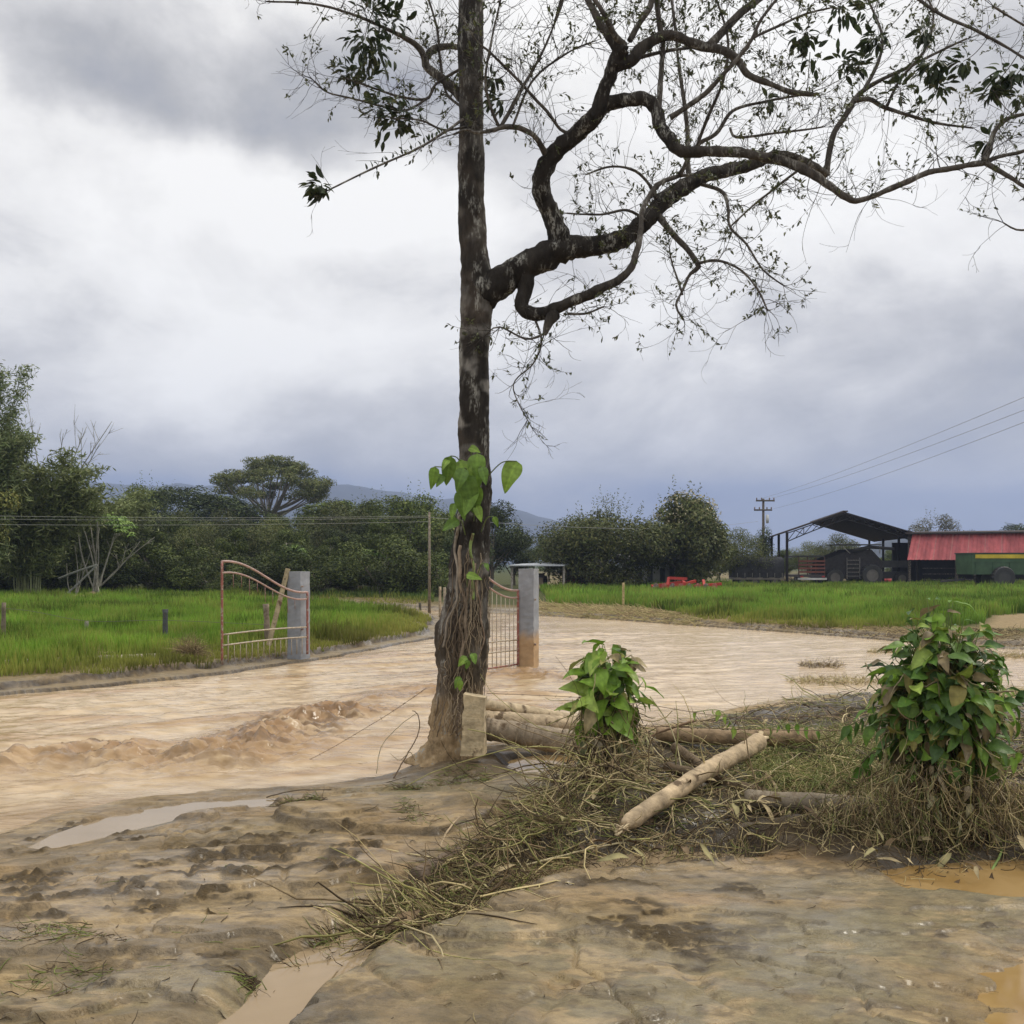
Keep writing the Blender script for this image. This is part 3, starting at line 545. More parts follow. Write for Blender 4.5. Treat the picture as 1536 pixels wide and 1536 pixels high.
MATS = [(560, 1380), (540, 1345), (640, 1290), (750, 1238), (800, 1190), (850, 1150), (950, 1104), (1040, 1066), (1130, 1050), (1260, 1040), (1340, 1036), (1600, 1050), (2200, 1060), (2200, 1205), (1536, 1200), (1300, 1206), (1130, 1212), (1010, 1240), (900, 1258), (850, 1262), (780, 1290), (700, 1335), (620, 1382)]
TAILP = [(552, 1362), (545, 1342), (640, 1288), (755, 1232), (820, 1180), (870, 1190), (880, 1262), (790, 1290), (705, 1330), (620, 1368)]
FRONTP = [(860, 1215), (1000, 1235), (1130, 1218), (1300, 1215), (1600, 1200), (1850, 1200), (1850, 1278), (1536, 1270), (1400, 1290), (1300, 1283), (1200, 1260), (1050, 1266), (900, 1268)]
g.strands(*straw(6600, MATS, .0, .05, .08, .38, FL, .75, (.0012, .0036), (0, 1, 2, 4, 5, 3, 3), .8, up=.10))
g.strands(*straw(900, MATS, .0, .12, .2, .7, FL, 1.2, (.002, .0065), (0, 4, 1, 5, 3, 3), .9, up=.35))
g.strands(*straw(3600, TAILP, .0, .07, .05, .24, FL+.2, .8, (.0010, .003), (0, 1, 2, 5, 3, 3, 3, 5), .9, up=.18))
g.strands(*straw(1300, FRONTP, .0, .08, .06, .24, FL, 1.4, (.0010, .0030), (3, 3, 5, 0), 1.1, up=.35))
g.strands(*straw(2600, [(1130, 1110), (1320, 1100), (1340, 1190), (1250, 1200), (1130, 1190)], .02, .14, .15, .45, math.radians(250), .35, (.0015, .003), (1, 2, 2, 0), .5))
g.strands(*straw(1500, [(1340, 1040), (1340, 980), (1536, 1000), (1800, 1010), (1800, 1060)], .05, .14, .12, .4, FL, .8, (.002, .004), (0, 1, 4), .7))
# fan of long pale stems washed against the centre post
n = 190; P0 = W(905, 1178, 6.9)+np.stack([R.normal(0, .16, n), R.normal(0, .10, n), R.uniform(-.02, .30, n)], 1); tgt = np.array([W(x, y, d_) for x, y, d_ in zip(R.uniform(690, 960, n), R.uniform(1225, 1300, n), np.interp(R.uniform(0, 1, n), [0, 1], [5.5, 6.2]))])
L_ = np.linalg.norm(tgt-P0, axis=1)*R.uniform(.3, 1.0, n); dr = tgt-P0; dr /= np.linalg.norm(dr, axis=1)[:, None]; dr[:, 2] += .25
P = strand_paths(P0, dr+R.normal(0, .15, (n, 3)), L_, .7, K=10, sag=.8); gg = ground(P[..., 0].ravel(), P[..., 1].ravel())[0].reshape(P.shape[:2]); P[..., 2] = np.maximum(P[..., 2], gg+.005)
g.strands(P, R.uniform(.002, .0055, n)[:, None]*np.linspace(1, .5, 10)[None], 4, STC[R.choice([0, 1, 4, 5, 5, 3], n)])
# tangled curtain of roots under the tallest leafy post
n = 3300; xx = R.normal(.05, .75, n); dd_ = 5.72+R.normal(0, .12, n); P0 = np.stack([W(1405, 1200, 5.8)[0]+xx, dd_, .02+R.uniform(0, .50, n)*np.exp(-(xx/.8)**2)], 1); dr = np.stack([R.normal(0, .4, n), R.normal(-.2, .3, n), R.normal(-.9, .5, n)], 1); dr /= np.linalg.norm(dr, axis=1)[:, None]
P = strand_paths(P0, dr, R.uniform(.06, .34, n), 1.2, sag=1.0); P[..., 2] = np.maximum(P[..., 2], -.05); g.strands(P, R.uniform(.001, .003, n)[:, None]*np.array([1, 1, 1, .9, .7, .3]), 3, STC[R.choice([0, 0, 3, 5, 5, 1, 2, 4], n)]*R.uniform(.6, 1.1, (n, 1)))
# broad dead blades and bark scraps caught in the mat
n = 420; px, py = sample_poly(MATP, n); d = (H-.1)*F/(py-845); x = (px-768)/F*d; Pd = np.stack([x, d, ground(x, d)[0]+R.uniform(.02, .12, n)], 1); a = FL+R.normal(0, 1.2, n); Ls = R.uniform(.06, .22, n)
leaves(g, Pd, np.stack([np.cos(a), np.sin(a), R.normal(-.1, .4, n)], 1), Ls, Ls*R.uniform(.10, .30, n), R.uniform(-.3, 1.4, n), np.array([(.34, .27, .15), (.16, .11, .06), (.24, .21, .10), (.09, .06, .035)])[R.integers(0, 4, n)], 'oval', (7, 3), .5, .15)
# hanging fringe at the front edge of the mat
n = 2600; px = R.uniform(900, 1800, n); py = np.interp(px, [900, 1130, 1320, 1536, 1800], [1195, 1195, 1205, 1185, 1185])+R.normal(0, 8, n); d = np.interp(px, [900, 1150, 1400, 1800], [6.5, 6.35, 6.0, 5.9])+R.uniform(-.1, .15, n)
P0 = np.stack([(px-768)/F*d, d, H-(py-845)/F*d], 1); dr = np.stack([R.normal(0, .35, n), R.normal(-.25, .3, n), -np.ones(n)], 1); dr /= np.linalg.norm(dr, axis=1)[:, None]
P = strand_paths(P0, dr, R.uniform(.06, .32, n), .7); g.strands(P, R.uniform(.0012, .0036, n)[:, None]*np.array([1, 1, 1, .9, .7, .3]), 3, STC[R.choice([0, 0, 3, 5, 5, 1, 4], n)]*R.uniform(.6, 1.15, (n, 1)))
# litter on the mud: small sticks, grass scraps
LIT = [(-100, 1300), (300, 1270), (640, 1180), (700, 1150), (780, 1160), (640, 1300), (560, 1400), (300, 1560), (-200, 1600)]
g.strands(*straw(130, LIT, .0, .010, .01, .12, 2.8, 1.2, (.001, .0026), (3, 3, 5, 2), .5, up=.05, hgt_px=0))
g.strands(*straw(110, [(700, 1340), (900, 1290), (1700, 1300), (1700, 1600), (400, 1600)], .0, .010, .01, .07, 2.9, 1.0, (.0008, .002), (3, 5, 5, 0), .5, up=.05, hgt_px=0))
for (cx, cy, sx, sy, nn) in [(455, 1193, 40, 7, 170), (620, 1165, 30, 9, 170), (700, 1158, 50, 12, 260), (1430, 1250, 70, 40, 500), (90, 1400, 60, 14, 60), (120, 1465, 70, 24, 60), (110, 1418, 90, 12, 60), (510, 1405, 26, 14, 260), (460, 1432, 12, 8, 110), (390, 1465, 26, 8, 70), (612, 1215, 16, 8, 30), (640, 1240, 30, 10, 40)]:
    q = [(cx+sx*math.cos(a), cy+sy*math.sin(a)) for a in np.linspace(0, 6.28, 12, endpoint=False)]
    g.strands(*straw(nn, q, .0, .02, .03, .15, FL, .7, (.001, .0026), (3, 3, 5, 2, 2), .8, up=.10, hgt_px=0))
solo('flood_debris', g, M_straw, 'tangled mat of flattened grass, roots and straw left by the flood', kind='stuff')
# dry tufts out in the shallow water and on the bank
def tuft(px, py, z, rx, hh, n, lab, grp=None, cols=(0, 1, 4, 5), upv=1.2):
    c = G(px, py, z); g = MB(); a = R.random(n)*6.283; r = rx*np.sqrt(R.random(n)); P0 = np.stack([c[0]+r*np.cos(a), c[1]+r*np.sin(a)*.6, np.full(n, c[2]-.02)+R.random(n)*hh*.3], 1)
    dr = np.stack([np.cos(a)*.7, np.sin(a)*.7, np.full(n, upv)], 1)+R.normal(0, .4, (n, 3)); dr /= np.linalg.norm(dr, axis=1)[:, None]
    P = strand_paths(P0, dr, R.uniform(.5, 1.3, n)*hh, 1.0, sag=1.4); g.strands(P, np.full((n, 1), .003)*np.array([1, 1, 1, .8, .6, .3]), 3, STC[R.choice(cols, n)]*R.uniform(.7, 1.2, (n, 1)))
    solo('grass_tuft', g, M_straw, lab, 'grass tuft', grp, loc=tuple(c))
tuft(1232, 1000, -.19, .38, .17, 260, 'straggly twiggy tuft standing farthest out in the river water', cols=(3, 5, 0))
tuft(1255, 1022, -.19, .75, .12, 700, 'low wide yellowish clump in the water left of the leafy post')
tuft(1325, 978, -.19, .3, .12, 220, 'small grass clump in water just left of the tallest leafy post top')
tuft(1500, 985, -.19, .6, .16, 420, 'dry grass clump in water right of the tallest leafy post')
tuft(283, 986, .0, .13, .42, 420, 'upright clump of dry brown roots on the bank left of the open gate', cols=(0, 5, 5))
tuft(146, 992, .0, .25, .26, 160, 'thin dry weeds behind the pale pole on the left bank', cols=(0, 4))
# ================================================================ timber, posts
def trace(pts, dz=None):
    """pixel trace with widths -> 3D points and radii; each point carries its own distance"""
    P = []; r = []
    for p in pts:
        d = p[3]; P.append(W(p[0], p[1], d)); r.append(p[2]/2/F*d)
    return np.array(P), np.array(r)
def smooth_path(P, r, m):
    P = np.asarray(P); n = len(P); s = np.concatenate([[0], np.cumsum(np.linalg.norm(np.diff(P, axis=0), axis=1))]); t = np.linspace(0, s[-1], m)
    # catmull-rom
    out = np.zeros((m, 3)); rr = np.interp(t, s, r); idx = np.clip(np.searchsorted(s, t, 'right')-1, 0, n-2)
    for a in range(m):
        i = idx[a]; u = (t[a]-s[i])/(s[i+1]-s[i]+1e-9); p0 = P[max(i-1, 0)]; p1 = P[i]; p2 = P[i+1]; p3 = P[min(i+2, n-1)]
        out[a] = .5*((2*p1)+(-p0+p2)*u+(2*p0-5*p1+4*p2-p3)*u*u+(-p0+3*p1-3*p2+p3)*u**3)
    return out, rr
def log(name, a, b, ra, rb, lab, col, cat='log', bend=.03, group=None, n=14, m=60):
    t = np.linspace(0, 1, m)[:, None]; a = np.array(a); b = np.array(b); P = a*(1-t)+b*t
    L = np.linalg.norm(b-a); off = unit(1)[0]; P = P+off*bend*L*np.sin(math.pi*t)+R.normal(0, .0012, (m, 3))
    rad = ra*(1-t[:, 0])+rb*t[:, 0]; rad = rad*(1+.03*fbm(t[:, 0]*9, t[:, 0]*0+a[0], 3, 5)); rad[0] *= .85; rad[-1] *= .8
    if 'bamboo' in name:
        for nd in np.arange(.07, 1, .19): rad = rad*(1+.07*np.exp(-((t[:, 0]-nd)/.012)**2))
    cc = np.array(col)[None]*(1+.18*fbm(t[:, 0]*6, t[:, 0]*0+a[1], 3, 6))[:, None]
    g = MB(); g.tube(P, rad, n, cc, rough=.22 if 'log' in name else .12, rs=8); return solo(name, g, M_wood, lab, cat, group, loc=tuple(a))
TAN = (.43, .34, .22); BRN = (.17, .12, .07)
log('bamboo_pole', W(722, 1056, 8.75), W(872, 1082, 9.3), .052, .060, 'thin tan pole lying uppermost behind the tree trunk', TAN)
log('bamboo_pole', W(720, 1078, 8.65), W(872, 1088, 8.9), .075, .080, 'middle of the three stacked pale poles right of the trunk', (.40, .31, .2))
log('bamboo_pole', W(728, 1092, 8.5), W(875, 1116, 8.3), .095, .105, 'thickest greyish pole, lowest in the stack right of the trunk', (.27, .215, .15))
log('fallen_log', W(985, 1100, 8.15), W(1225, 1104, 7.8), .062, .066, 'brown log lying level behind the pale leaning log', (.25, .175, .10))
log('fallen_log', W(1120, 1198, 6.25), W(1350, 1212, 6.0), .055, .06, 'grey log embedded along the front edge of the debris', (.19, .155, .11), bend=.01)
log('fallen_log', W(1425, 1198, 5.95), W(1720, 1186, 5.9), .075, .08, 'dark log half buried right of the big leafy post', (.14, .105, .07))
log('fallen_log', W(1030, 1184, 7.0), W(1135, 1180, 6.8), .035, .03, 'short dark broken branch under the pale leaning log', (.13, .09, .055))
log('fallen_log', W(622, 1318, 5.0), W(715, 1268, 5.6), .045, .04, 'muddy brown log buried in the straw at the left end of the debris', (.11, .08, .055))
log('fallen_log', W(1000, 1150, 6.9), W(1165, 1196, 6.35), .04, .035, 'dark wet branch sloping down to the grey front log', (.12, .085, .05))
log('fallen_log', W(1075, 1165, 7.2), W(1010, 1120, 7.5), .03, .045, 'rough dark root piece behind the pale leaning log', (.14, .10, .06))
# the big pale log, split at its lower end
a = W(936, 1240, 5.75)+[0, 0, .0]; b = W(1140, 1110, 7.0)
t = thing('pale_log', tuple(a), 'long pale peeled log leaning diagonally over the straw', 'log')
tt = np.linspace(0, 1, 70)[:, None]; P = a*(1-tt)+b*tt+np.array([0, 0, 1])*.02*np.sin(3.14*tt)
rad = .050+.010*tt[:, 0]+.003*fbm(tt[:, 0]*9, tt[:, 0]*0, 3, 7); rad[0] = .022; rad[1] = .034; rad[2] = .042; rad[-1] = .03
cc = np.array((.46, .35, .22))[None]*(1+.35*fbm(tt[:, 0]*9, tt[:, 0]*0, 4, 8))[:, None]
g = MB(); P = P+.012*np.c_[fbm(tt[:, 0]*4, tt[:, 0], 2, 2), tt[:, 0]*0, fbm(tt[:, 0]*4, tt[:, 0], 2, 12)]; g.tube(P, rad, 20, cc, rough=.16, rs=12); part('trunk_section', g, M_wood, t)
g = MB()
for k in range(7): g.beam(a+np.array([R.uniform(-.04, .05), R.uniform(-.02, .02), R.uniform(-.03, .03)]), a+(a-b)/np.linalg.norm(a-b)*R.uniform(.04, .10)+R.normal(0, .012, 3), .02, .01, (.5, .40, .25))
part('splintered_end', g, M_wood, t); g = MB()
for k in range(4): g.beam(b+R.normal(0, .02, 3), b+(b-a)/np.linalg.norm(a-b)*R.uniform(.05, .10)+R.normal(0, .02, 3), .03, .015, (.5, .40, .25))
part('splintered_end', g, M_wood, t)
log('wood_splinter', W(1148, 1160, 6.6), W(1185, 1208, 6.2), .016, .010, 'narrow pale splinter lying on the straw right of the leaning log', (.42, .32, .2), 'splinter', n=6)
log('pale_pole', W(-120, 1003, 14.7), W(245, 984, 16.8), .055, .05, 'long pale pole lying along the left river bank', (.36, .33, .22), n=10, bend=.005)
# square mud-coated post at the tree foot
d = 8.06
t = thing('wooden_post', tuple(W(708, 1130, d)), 'square mud-coated post leaning against the foot of the tree', 'post')
g = MB(); lo = W(710, 1132, d); hi = W(713, 1040, d-.02)
V = []; F_ = []; m = 26
for i in range(m):
    q = i/(m-1); c_ = lo*(1-q)+hi*q
    for (dx, dy) in ((-.1, -.06), (.085, -.06), (.1, .09), (-.09, .09)):
        pv_ = c_+np.array([dx, dy, 0])*(1-.10*q); V.append(pv_+.022*np.array([float(vn2(q*9+dx*20, dy*20))-.5, float(vn2(q*9+dx*30, dy*9))-.5, 0])-np.array([0, 0, .03*q*(dx > 0)]))
for i in range(m-1):
    for j in range(4): F_.append([4*i+j, 4*i+(j+1) % 4, 4*i+4+(j+1) % 4, 4*i+4+j])
F_.append([4*m-4, 4*m-3, 4*m-2, 4*m-1]); g.add(V, F_, (.50, .40, .25)); part('shaft', g, M_wood, t, smooth=False)
# ---- loose sticks and vines rising from the debris
def stick(px_pts, w0, w1, lab, col, m=24, cat='stick', n=5):
    P = np.array([W(*p) for p in px_pts]); P, _ = smooth_path(P, np.ones(len(P)), m); g = MB()
    g.tube(P+R.normal(0, .0015, (m, 3)), np.linspace(w0, w1, m), n, col, rough=.15, rs=30); solo('vine_stick', g, M_straw, lab, cat, loc=tuple(P[0]))
stick([(780, 1222, 6.9), (812, 1178, 7.0), (838, 1128, 7.1), (868, 1085, 7.2), (880, 1068, 7.2)], .006, .004, 'pale thin stalk leaning up into the centre leafy post', (.40, .33, .2))
stick([(880, 1052, 6.95), (895, 1085, 6.9), (888, 1110, 6.9), (905, 1135, 6.85)], .005, .003, 'short pale vine hanging through the centre leaves', (.42, .38, .24))
stick([(975, 1045, 7.2), (1005, 1090, 7.0), (1022, 1150, 6.8), (1030, 1205, 6.5), (1045, 1235, 6.2)], .005, .003, 'long thin stem arching down over the pale leaning log', (.36, .32, .18))
stick([(645, 1300, 5.5), (660, 1272, 5.5), (672, 1245, 5.6), (690, 1225, 5.7)], .007, .005, 'pale curved stick standing out of the left straw heap', (.42, .32, .2))
stick([(622, 1140, 8.0), (615, 1128, 8.0), (600, 1140, 8.0), (585, 1130, 8.1)], .004, .002, 'small twig at the water edge left of the trunk', (.3, .24, .15))
stick([(590, 1168, 7.9), (612, 1130, 8.0), (628, 1098, 8.1), (627, 1072, 8.1), (618, 1066, 8.1)], .006, .004, 'hooked brown twig standing in the water left of the trunk', (.16, .11, .07))
stick([(565, 1160, 8.0), (572, 1120, 8.1), (598, 1090, 8.2), (625, 1070, 8.2)], .004, .003, 'thin pale bent reed over the water left of the trunk', (.42, .35, .22))
stick([(400, 1196, 7.4), (440, 1186, 7.5), (500, 1184, 7.6), (560, 1178, 7.7), (610, 1165, 7.8)], .005, .003, 'long dark twig lying on the mud at the water edge', (.12, .09, .06))
stick([(790, 1297, 5.3), (900, 1270, 5.6), (1000, 1250, 5.9), (1100, 1195, 6.3), (1200, 1130, 6.9)], .006, .003, 'long pale knotty vine running below the pale leaning log', (.40, .34, .2), 60)
stick([(30, 1392, 4.4), (120, 1342, 4.9), (230, 1295, 5.4), (345, 1238, 6.2)], .0035, .0025, 'straight straw-coloured vine stretched over the left mud', (.42, .33, .2), 50)
stick([(1490, 1390, 4.5), (1485, 1320, 5.2), (1500, 1282, 5.5), (1520, 1235, 5.9)], .010, .006, 'green and brown cane stuck in the right puddle', (.17, .24, .07))
stick([(1045, 1080, 7.6), (985, 1100, 7.6), (958, 1118, 7.6)], .012, .008, 'reddish stick crossing behind the centre leafy post', (.23, .15, .09))
stick([(1128, 1178, 6.6), (1085, 1205, 6.3), (1072, 1212, 6.2)], .005, .004, 'short pale straw under the upper end of the leaning log', (.45, .38, .25))
for (pp, lab) in ([((640, 1032, 8.3), (560, 1085, 8.6), (440, 1150, 9.2), (300, 1190, 9.6)), 'rusty barbed wire sagging left from the tree into the river'],
                  [((730, 1040, 8.4), (850, 1045, 7.9), (940, 1052, 7.4), (1130, 1078, 6.9), (1360, 1060, 6.2)), 'upper barbed wire strung between the two leafy posts'],
                  [((900, 1085, 7.5), (1050, 1092, 7.1), (1250, 1096, 6.5), (1380, 1090, 6.1)), 'lower barbed wire strung between the two leafy posts']):
    P = np.array([W(*p) for p in pp]); P, _ = smooth_path(P, np.ones(len(P)), 120); g = MB(); g.tube(P, .0022, 4, (.16, .10, .06))
    for i in range(4, 118, 5):
        for k in range(2): v = unit(1)[0]*.013; g.beam(P[i]-v, P[i]+v, .0022, .0022, (.14, .09, .06))
    solo('barbed_wire', g, M_wire, lab, 'wire', loc=tuple(P[0]))
# fence posts of the left field and the far lane
def fpost(px, py, hpx, wpx, lab, col=(.12, .115, .10), lean=0.0, grp=None, z=0.0, name='fence_post'):
    c = G(px, py, z); d = c[1]; hh = hpx/F*d; r = wpx/2/F*d; m = 10; q = np.linspace(-.15, 1, m)[:, None]
    P = np.array(c)+np.array([lean*hh, 0, hh])*q; rad = r*(1+.12*fbm(q[:, 0]*4+px, q[:, 0], 2, 9)); g = MB(); g.tube(P, rad, 8, col, rough=.25, rs=14); g2 = solo(name, g, M_wood, lab, 'post', grp, loc=tuple(c)); return g2
fpost(248, 966, 52, 8, 'dark square-topped fence post in the grass left of the open gate', (.07, .075, .075))
fpost(130, 960, 28, 6, 'low grey fence post far left in the deep grass', (.20, .20, .15))
fpost(4, 970, 66, 7, 'brown fence post at the far left in the grass', (.16, .13, .09), .03)
fpost(402, 968, 62, 9, 'crooked weathered stump seen through the open gate', (.20, .16, .115), -.05, name='tree_stump')
fpost(660, 920, 40, 4, 'thin pale post just left of the trunk by the lane', (.34, .27, .18))
fpost(667, 905, 24, 4, 'short pale post behind the trunk edge by the lane', (.36, .30, .22))
fpost(630, 914, 10, 4, 'tiny stub post at the end of the left field', (.10, .09, .07))
fpost(540, 887, 8, 5, 'tan tree stub beyond the small grass strip', (.28, .2, .12), name='tree_stump')
fpost(935, 912, 38, 3.5, 'straight yellow stake in the brown bank of the pasture', (.42, .33, .16), name='stake')
fpost(1078, 880, 22, 2.5, 'thin pale stake left of the tarped trailer', (.34, .3, .2), name='stake')
# field wire
P = np.array([G(-200, 968, .0)+[0, 0, .6], G(4, 968, .0)+[0, 0, .72], G(130, 960, 0)+[0, 0, .40], G(248, 964, 0)+[0, 0, .45], G(402, 966, 0)+[0, 0, .38]]); P, _ = smooth_path(P, np.ones(5), 60)
g = MB(); g.tube(P, .004, 4, (.12, .10, .08)); solo('fence_wire', g, M_wire, 'single sagging wire linking the posts of the left field', 'wire', loc=tuple(P[0]))
# ================================================================ gate posts and gates
def pillar(A, hgt, w, rz, lab, mud):
    t = thing('gate_pillar', tuple(A), lab, 'pillar'); g = MB(); m = 40; V = []; F_ = []; C_ = []
    c, s_ = math.cos(rz), math.sin(rz)
    prof = [(-.5, -.5), (-.17, -.5), (.17, -.5), (.5, -.5), (.5, -.17), (.5, .17), (.5, .5), (.17, .5), (-.17, .5), (-.5, .5), (-.5, .17), (-.5, -.17)]; n = len(prof)
    for i in range(m):
        z = -.4+(hgt+.4)*i/(m-1)
        for (a, b) in prof:
            e = R.normal(0, .0025, 2); x, y = a*w+e[0], b*w+e[1]; V.append((A[0]+x*c-y*s_, A[1]+x*s_+y*c, A[2]+z))
            q = sstep(mud+.12, mud-.12, z+.08*float(vn2(a*6+3, b*6+z*5))) if mud > 0 else 0
            grey = np.array((.25, .265, .29))*(.9+.25*float(vn2(a*4+9, z*4))); C_.append(grey*(1-q)+np.array((.40, .27, .15))*q)
    for i in range(m-1):
        for j in range(n): F_.append([n*i+j, n*i+(j+1) % n, n*i+n+(j+1) % n, n*i+n+j])
    g.add(V, [np.array(F_)], np.array(C_)); g.add([V[n*(m-1)+j] for j in range(n)], [list(range(n))], (.3, .31, .32)); part('shaft', g, M_conc, t, smooth=False)
    g = MB()
    for z in (.42, 1.2): g.beam((A[0]+w*.42*c, A[1]-w*.55, A[2]+z), (A[0]+w*.42*c, A[1]-w*.95, A[2]+z), .03, .03, (.16, .10, .08))
    part('hinge', g, M_metal, t); return t
AL = G(448, 977, -.02); pillar(AL, 1.47, .29, math.radians(-24), 'grey concrete gate pillar standing on the left grass bank', -1)
AR = W(793, 1001, 17.55); pillar(AR, 1.73, .28, math.radians(-20), 'grey concrete gate pillar with its lower half stained by mud in the river', .62)
def gate(pA, hA, pB, hB, lab, flip, bars, short):
    """pA: free end foot, pB: hinge foot; heights hA, hB of the end stiles; swooping double top rail"""
    t = thing('metal_gate', tuple(pB), lab, 'gate'); pA = np.array(pA); pB = np.array(pB); RC = (.24, .085, .065); PC = (.40, .34, .25)
    def at(q, z): return pA*(1-q)+pB*q+np.array([0, 0, z])
    def top(q): e = .5-.5*math.cos(math.pi*min(max(q*1.08-.04, 0), 1)); return hA*(1-e)+hB*e
    for q, hh in ((0, hA), (1, hB)):
        g = MB(); P = np.array([at(q, z) for z in np.linspace(-.05, hh, 14)]); g.tube(P, .022, 8, RC); part('stile', g, M_metal, t)
    for k in (0, 1):
        g = MB(); qs = np.linspace(0, 1, 36); P = np.array([at(q, top(q)-k*.19*(1-.35*q)) for q in qs]); g.tube(P, .020-.004*k, 8, (.40, .27, .24) if k == 0 else (.36, .24, .21)); part('top_rail', g, M_metal, t)
    zs = (.12, .31) if hA > 1.2 else (.1, .27); zr = [.44, .26]
    for z in zr:
        g = MB(); g.tube(np.array([at(q, z+.02*math.sin(q*3)) for q in np.linspace(0, 1, 10)]), .014, 6, PC if z else RC); part('cross_rail', g, M_metal, t)
    for i in range(bars):
        q = (i+1)/(bars+1); g = MB()
        z1 = .26 if short and i > 0 else (.44 if short else top(q)-.19*(1-.35*q)); z0 = -.03 if short else .0
        g.tube(np.array([at(q, z0), at(q, (z0+z1)/2), at(q, z1)]), .0075 if i else .012, 5, (.30, .25, .18)); part('bar', g, M_metal, t)
    if not short:
        g = MB(); g.tube(np.array([at(q, .02) for q in np.linspace(0, 1, 8)]), .014, 6, RC); part('bottom_rail', g, M_metal, t)
    else:
        for i in range(9):
            q = .12+i*.09; g = MB(); zt = top(q)-.19*(1-.35*q); g.tube(np.array([at(q, zt), at(q+.004, zt-.18-.2*random.random())]), .006, 5, (.22, .12, .10)); part('broken_bar', g, M_metal, t)
gate(W(333, 992, 16.6), 1.66, W(461, 977, 18.25), 1.08, 'rusty red and white gate leaf standing open on the left bank', False, 14, True)
gate(W(676, 1013, 16.2), 1.86, W(777, 998, 17.45), 1.31, 'rusty red gate leaf standing in the river behind the tree', True, 14, False)
g = MB(); a = W(403, 968, 18.0); b = W(432, 853, 18.35); g.beam(a, b, .085, .03, (.30, .25, .15)); solo('wooden_plank', g, M_wood, 'pale plank leaning against the left gate pillar', 'plank', loc=tuple(a), smooth=False)
# ================================================================ the leafy posts
GREENS = np.array([(.13, .235, .03), (.17, .285, .035), (.09, .175, .03), (.24, .33, .06), (.06, .12, .03)])
def leafy_post(base, hgt, lab, nleaf, rx, ry, zc, rz_, ll, cols, dead, posth, seed, ctr_off=(0, 0)):
    base = np.array(base); t = thing('vine_covered_post', tuple(base), lab, 'post')
    m = 20; q = np.linspace(-.1, 1, m)[:, None]; g = MB(); g.tube(base+np.array([0.03, 0, posth])*q, .085*(1+.1*fbm(q[:, 0]*5, q[:, 0], 2, seed)), 12, (.10, .075, .05), rough=.2, rs=12); part('post', g, M_wood, t)
    C0 = base+np.array([ctr_off[0], ctr_off[1], zc])
    # stems and dangling roots
    n = 150; a = R.random(n)*6.283; P0 = base+np.stack([np.cos(a)*.12, np.sin(a)*.12, R.uniform(.1, posth, n)], 1); dr = np.stack([np.cos(a)*.8, np.sin(a)*.8, R.uniform(-.6, .7, n)], 1)
    g = MB(); g.strands(strand_paths(P0, dr/np.linalg.norm(dr, axis=1)[:, None], R.uniform(.2, .7, n)*rx*1.8, 1.3, K=9, sag=1.2), R.uniform(.002, .005, n)[:, None]*np.ones((1, 9)), 4, np.array([(.20, .19, .09), (.28, .23, .14), (.12, .14, .05)])[R.integers(0, 3, n)])
    n = 800; a = R.random(n)*6.283; rr = R.uniform(.08, .9, n); P0 = base+np.stack([ctr_off[0]*.5+np.cos(a)*rx*rr, np.sin(a)*ry*rr, R.uniform(.08, zc, n)], 1); dr = np.stack([R.normal(0, .3, n), R.normal(0, .3, n), -np.ones(n)], 1)
    g.strands(strand_paths(P0, dr/np.linalg.norm(dr, axis=1)[:, None], R.uniform(.1, .45, n), .9, K=8, sag=.5), R.uniform(.0015, .004, n)[:, None]*np.ones((1, 8)), 3, STC[R.choice([0, 0, 4, 5, 3, 1], n)]); part('stems', g, M_straw, t)
    # green leaves in an uneven shell
    u = unit(nleaf*3); u[:, 1] -= .25; u /= np.linalg.norm(u, axis=1)[:, None]; k = u[:, 2] > -.85; u = u[k][:nleaf]; nl = len(u)
    lump = 1+.30*fbm3(u*2.2+seed, 2); P = C0+u*np.array([rx, ry, rz_])*(lump*R.uniform(.45, 1.0, nl))[:, None]
    out = u*np.array([1, 1, .5]); out[:, 2] -= R.uniform(-.1, 1.1, nl); out += R.normal(0, .5, (nl, 3)); out[:, 2] = np.minimum(out[:, 2], .25)
    Ls = ll*R.choice([.45, .7, .9, 1.0, 1.2], nl)*R.uniform(.85, 1.15, nl); cc = cols[R.integers(0, len(cols), nl)]*R.uniform(.75, 1.25, (nl, 1)); cc = cc*1.0
    g = MB(); leaves(g, P, out, Ls, Ls*R.uniform(.5, .68, nl), R.uniform(.2, 1.3, nl), cc, 'heart', (8, 5), .3, .06, upv=u+np.array([0, -.15, .75]), jit=.45); part('foliage', g, M_leafn, t)
    n = nl; g = MB(); mid = (P+C0)/2+R.normal(0, .03, (n, 3)); g.strands(np.stack([C0+(P-C0)*.25, mid, P], 1), np.full((n, 3), .0028), 3, (.16, .21, .07)); part('leaf_stalks', g, M_straw, t)
    if dead:
        n = dead; a = R.random(n)*6.283; P = base+np.stack([np.cos(a)*rx*R.uniform(.5, 1, n)+ctr_off[0], -np.abs(np.sin(a))*ry*.9, R.uniform(.05, zc*.6, n)], 1); dr = np.stack([R.normal(0, .4, n), R.normal(-.2, .3, n), -np.ones(n)], 1); Ls = ll*R.uniform(.5, .9, n)
        g = MB(); leaves(g, P, dr, Ls, Ls*.45, R.uniform(0, 1.2, n), np.array([(.36, .33, .20), (.30, .25, .16), (.22, .24, .12)])[R.integers(0, 3, n)], 'heart', (8, 5), .5, .12); part('dead_leaves', g, M_leafn, t)
    return t
leafy_post(W(912, 1190, 7.05), 1, 'post smothered in big bright green heart-shaped leaves at the centre', 170, .235, .22, .74, .36, .18, np.vstack([GREENS[[1, 1, 3, 3, 0, 2]]*1.12, [[.34, .33, .10], [.30, .24, .12]]]), 20, .66, 3)
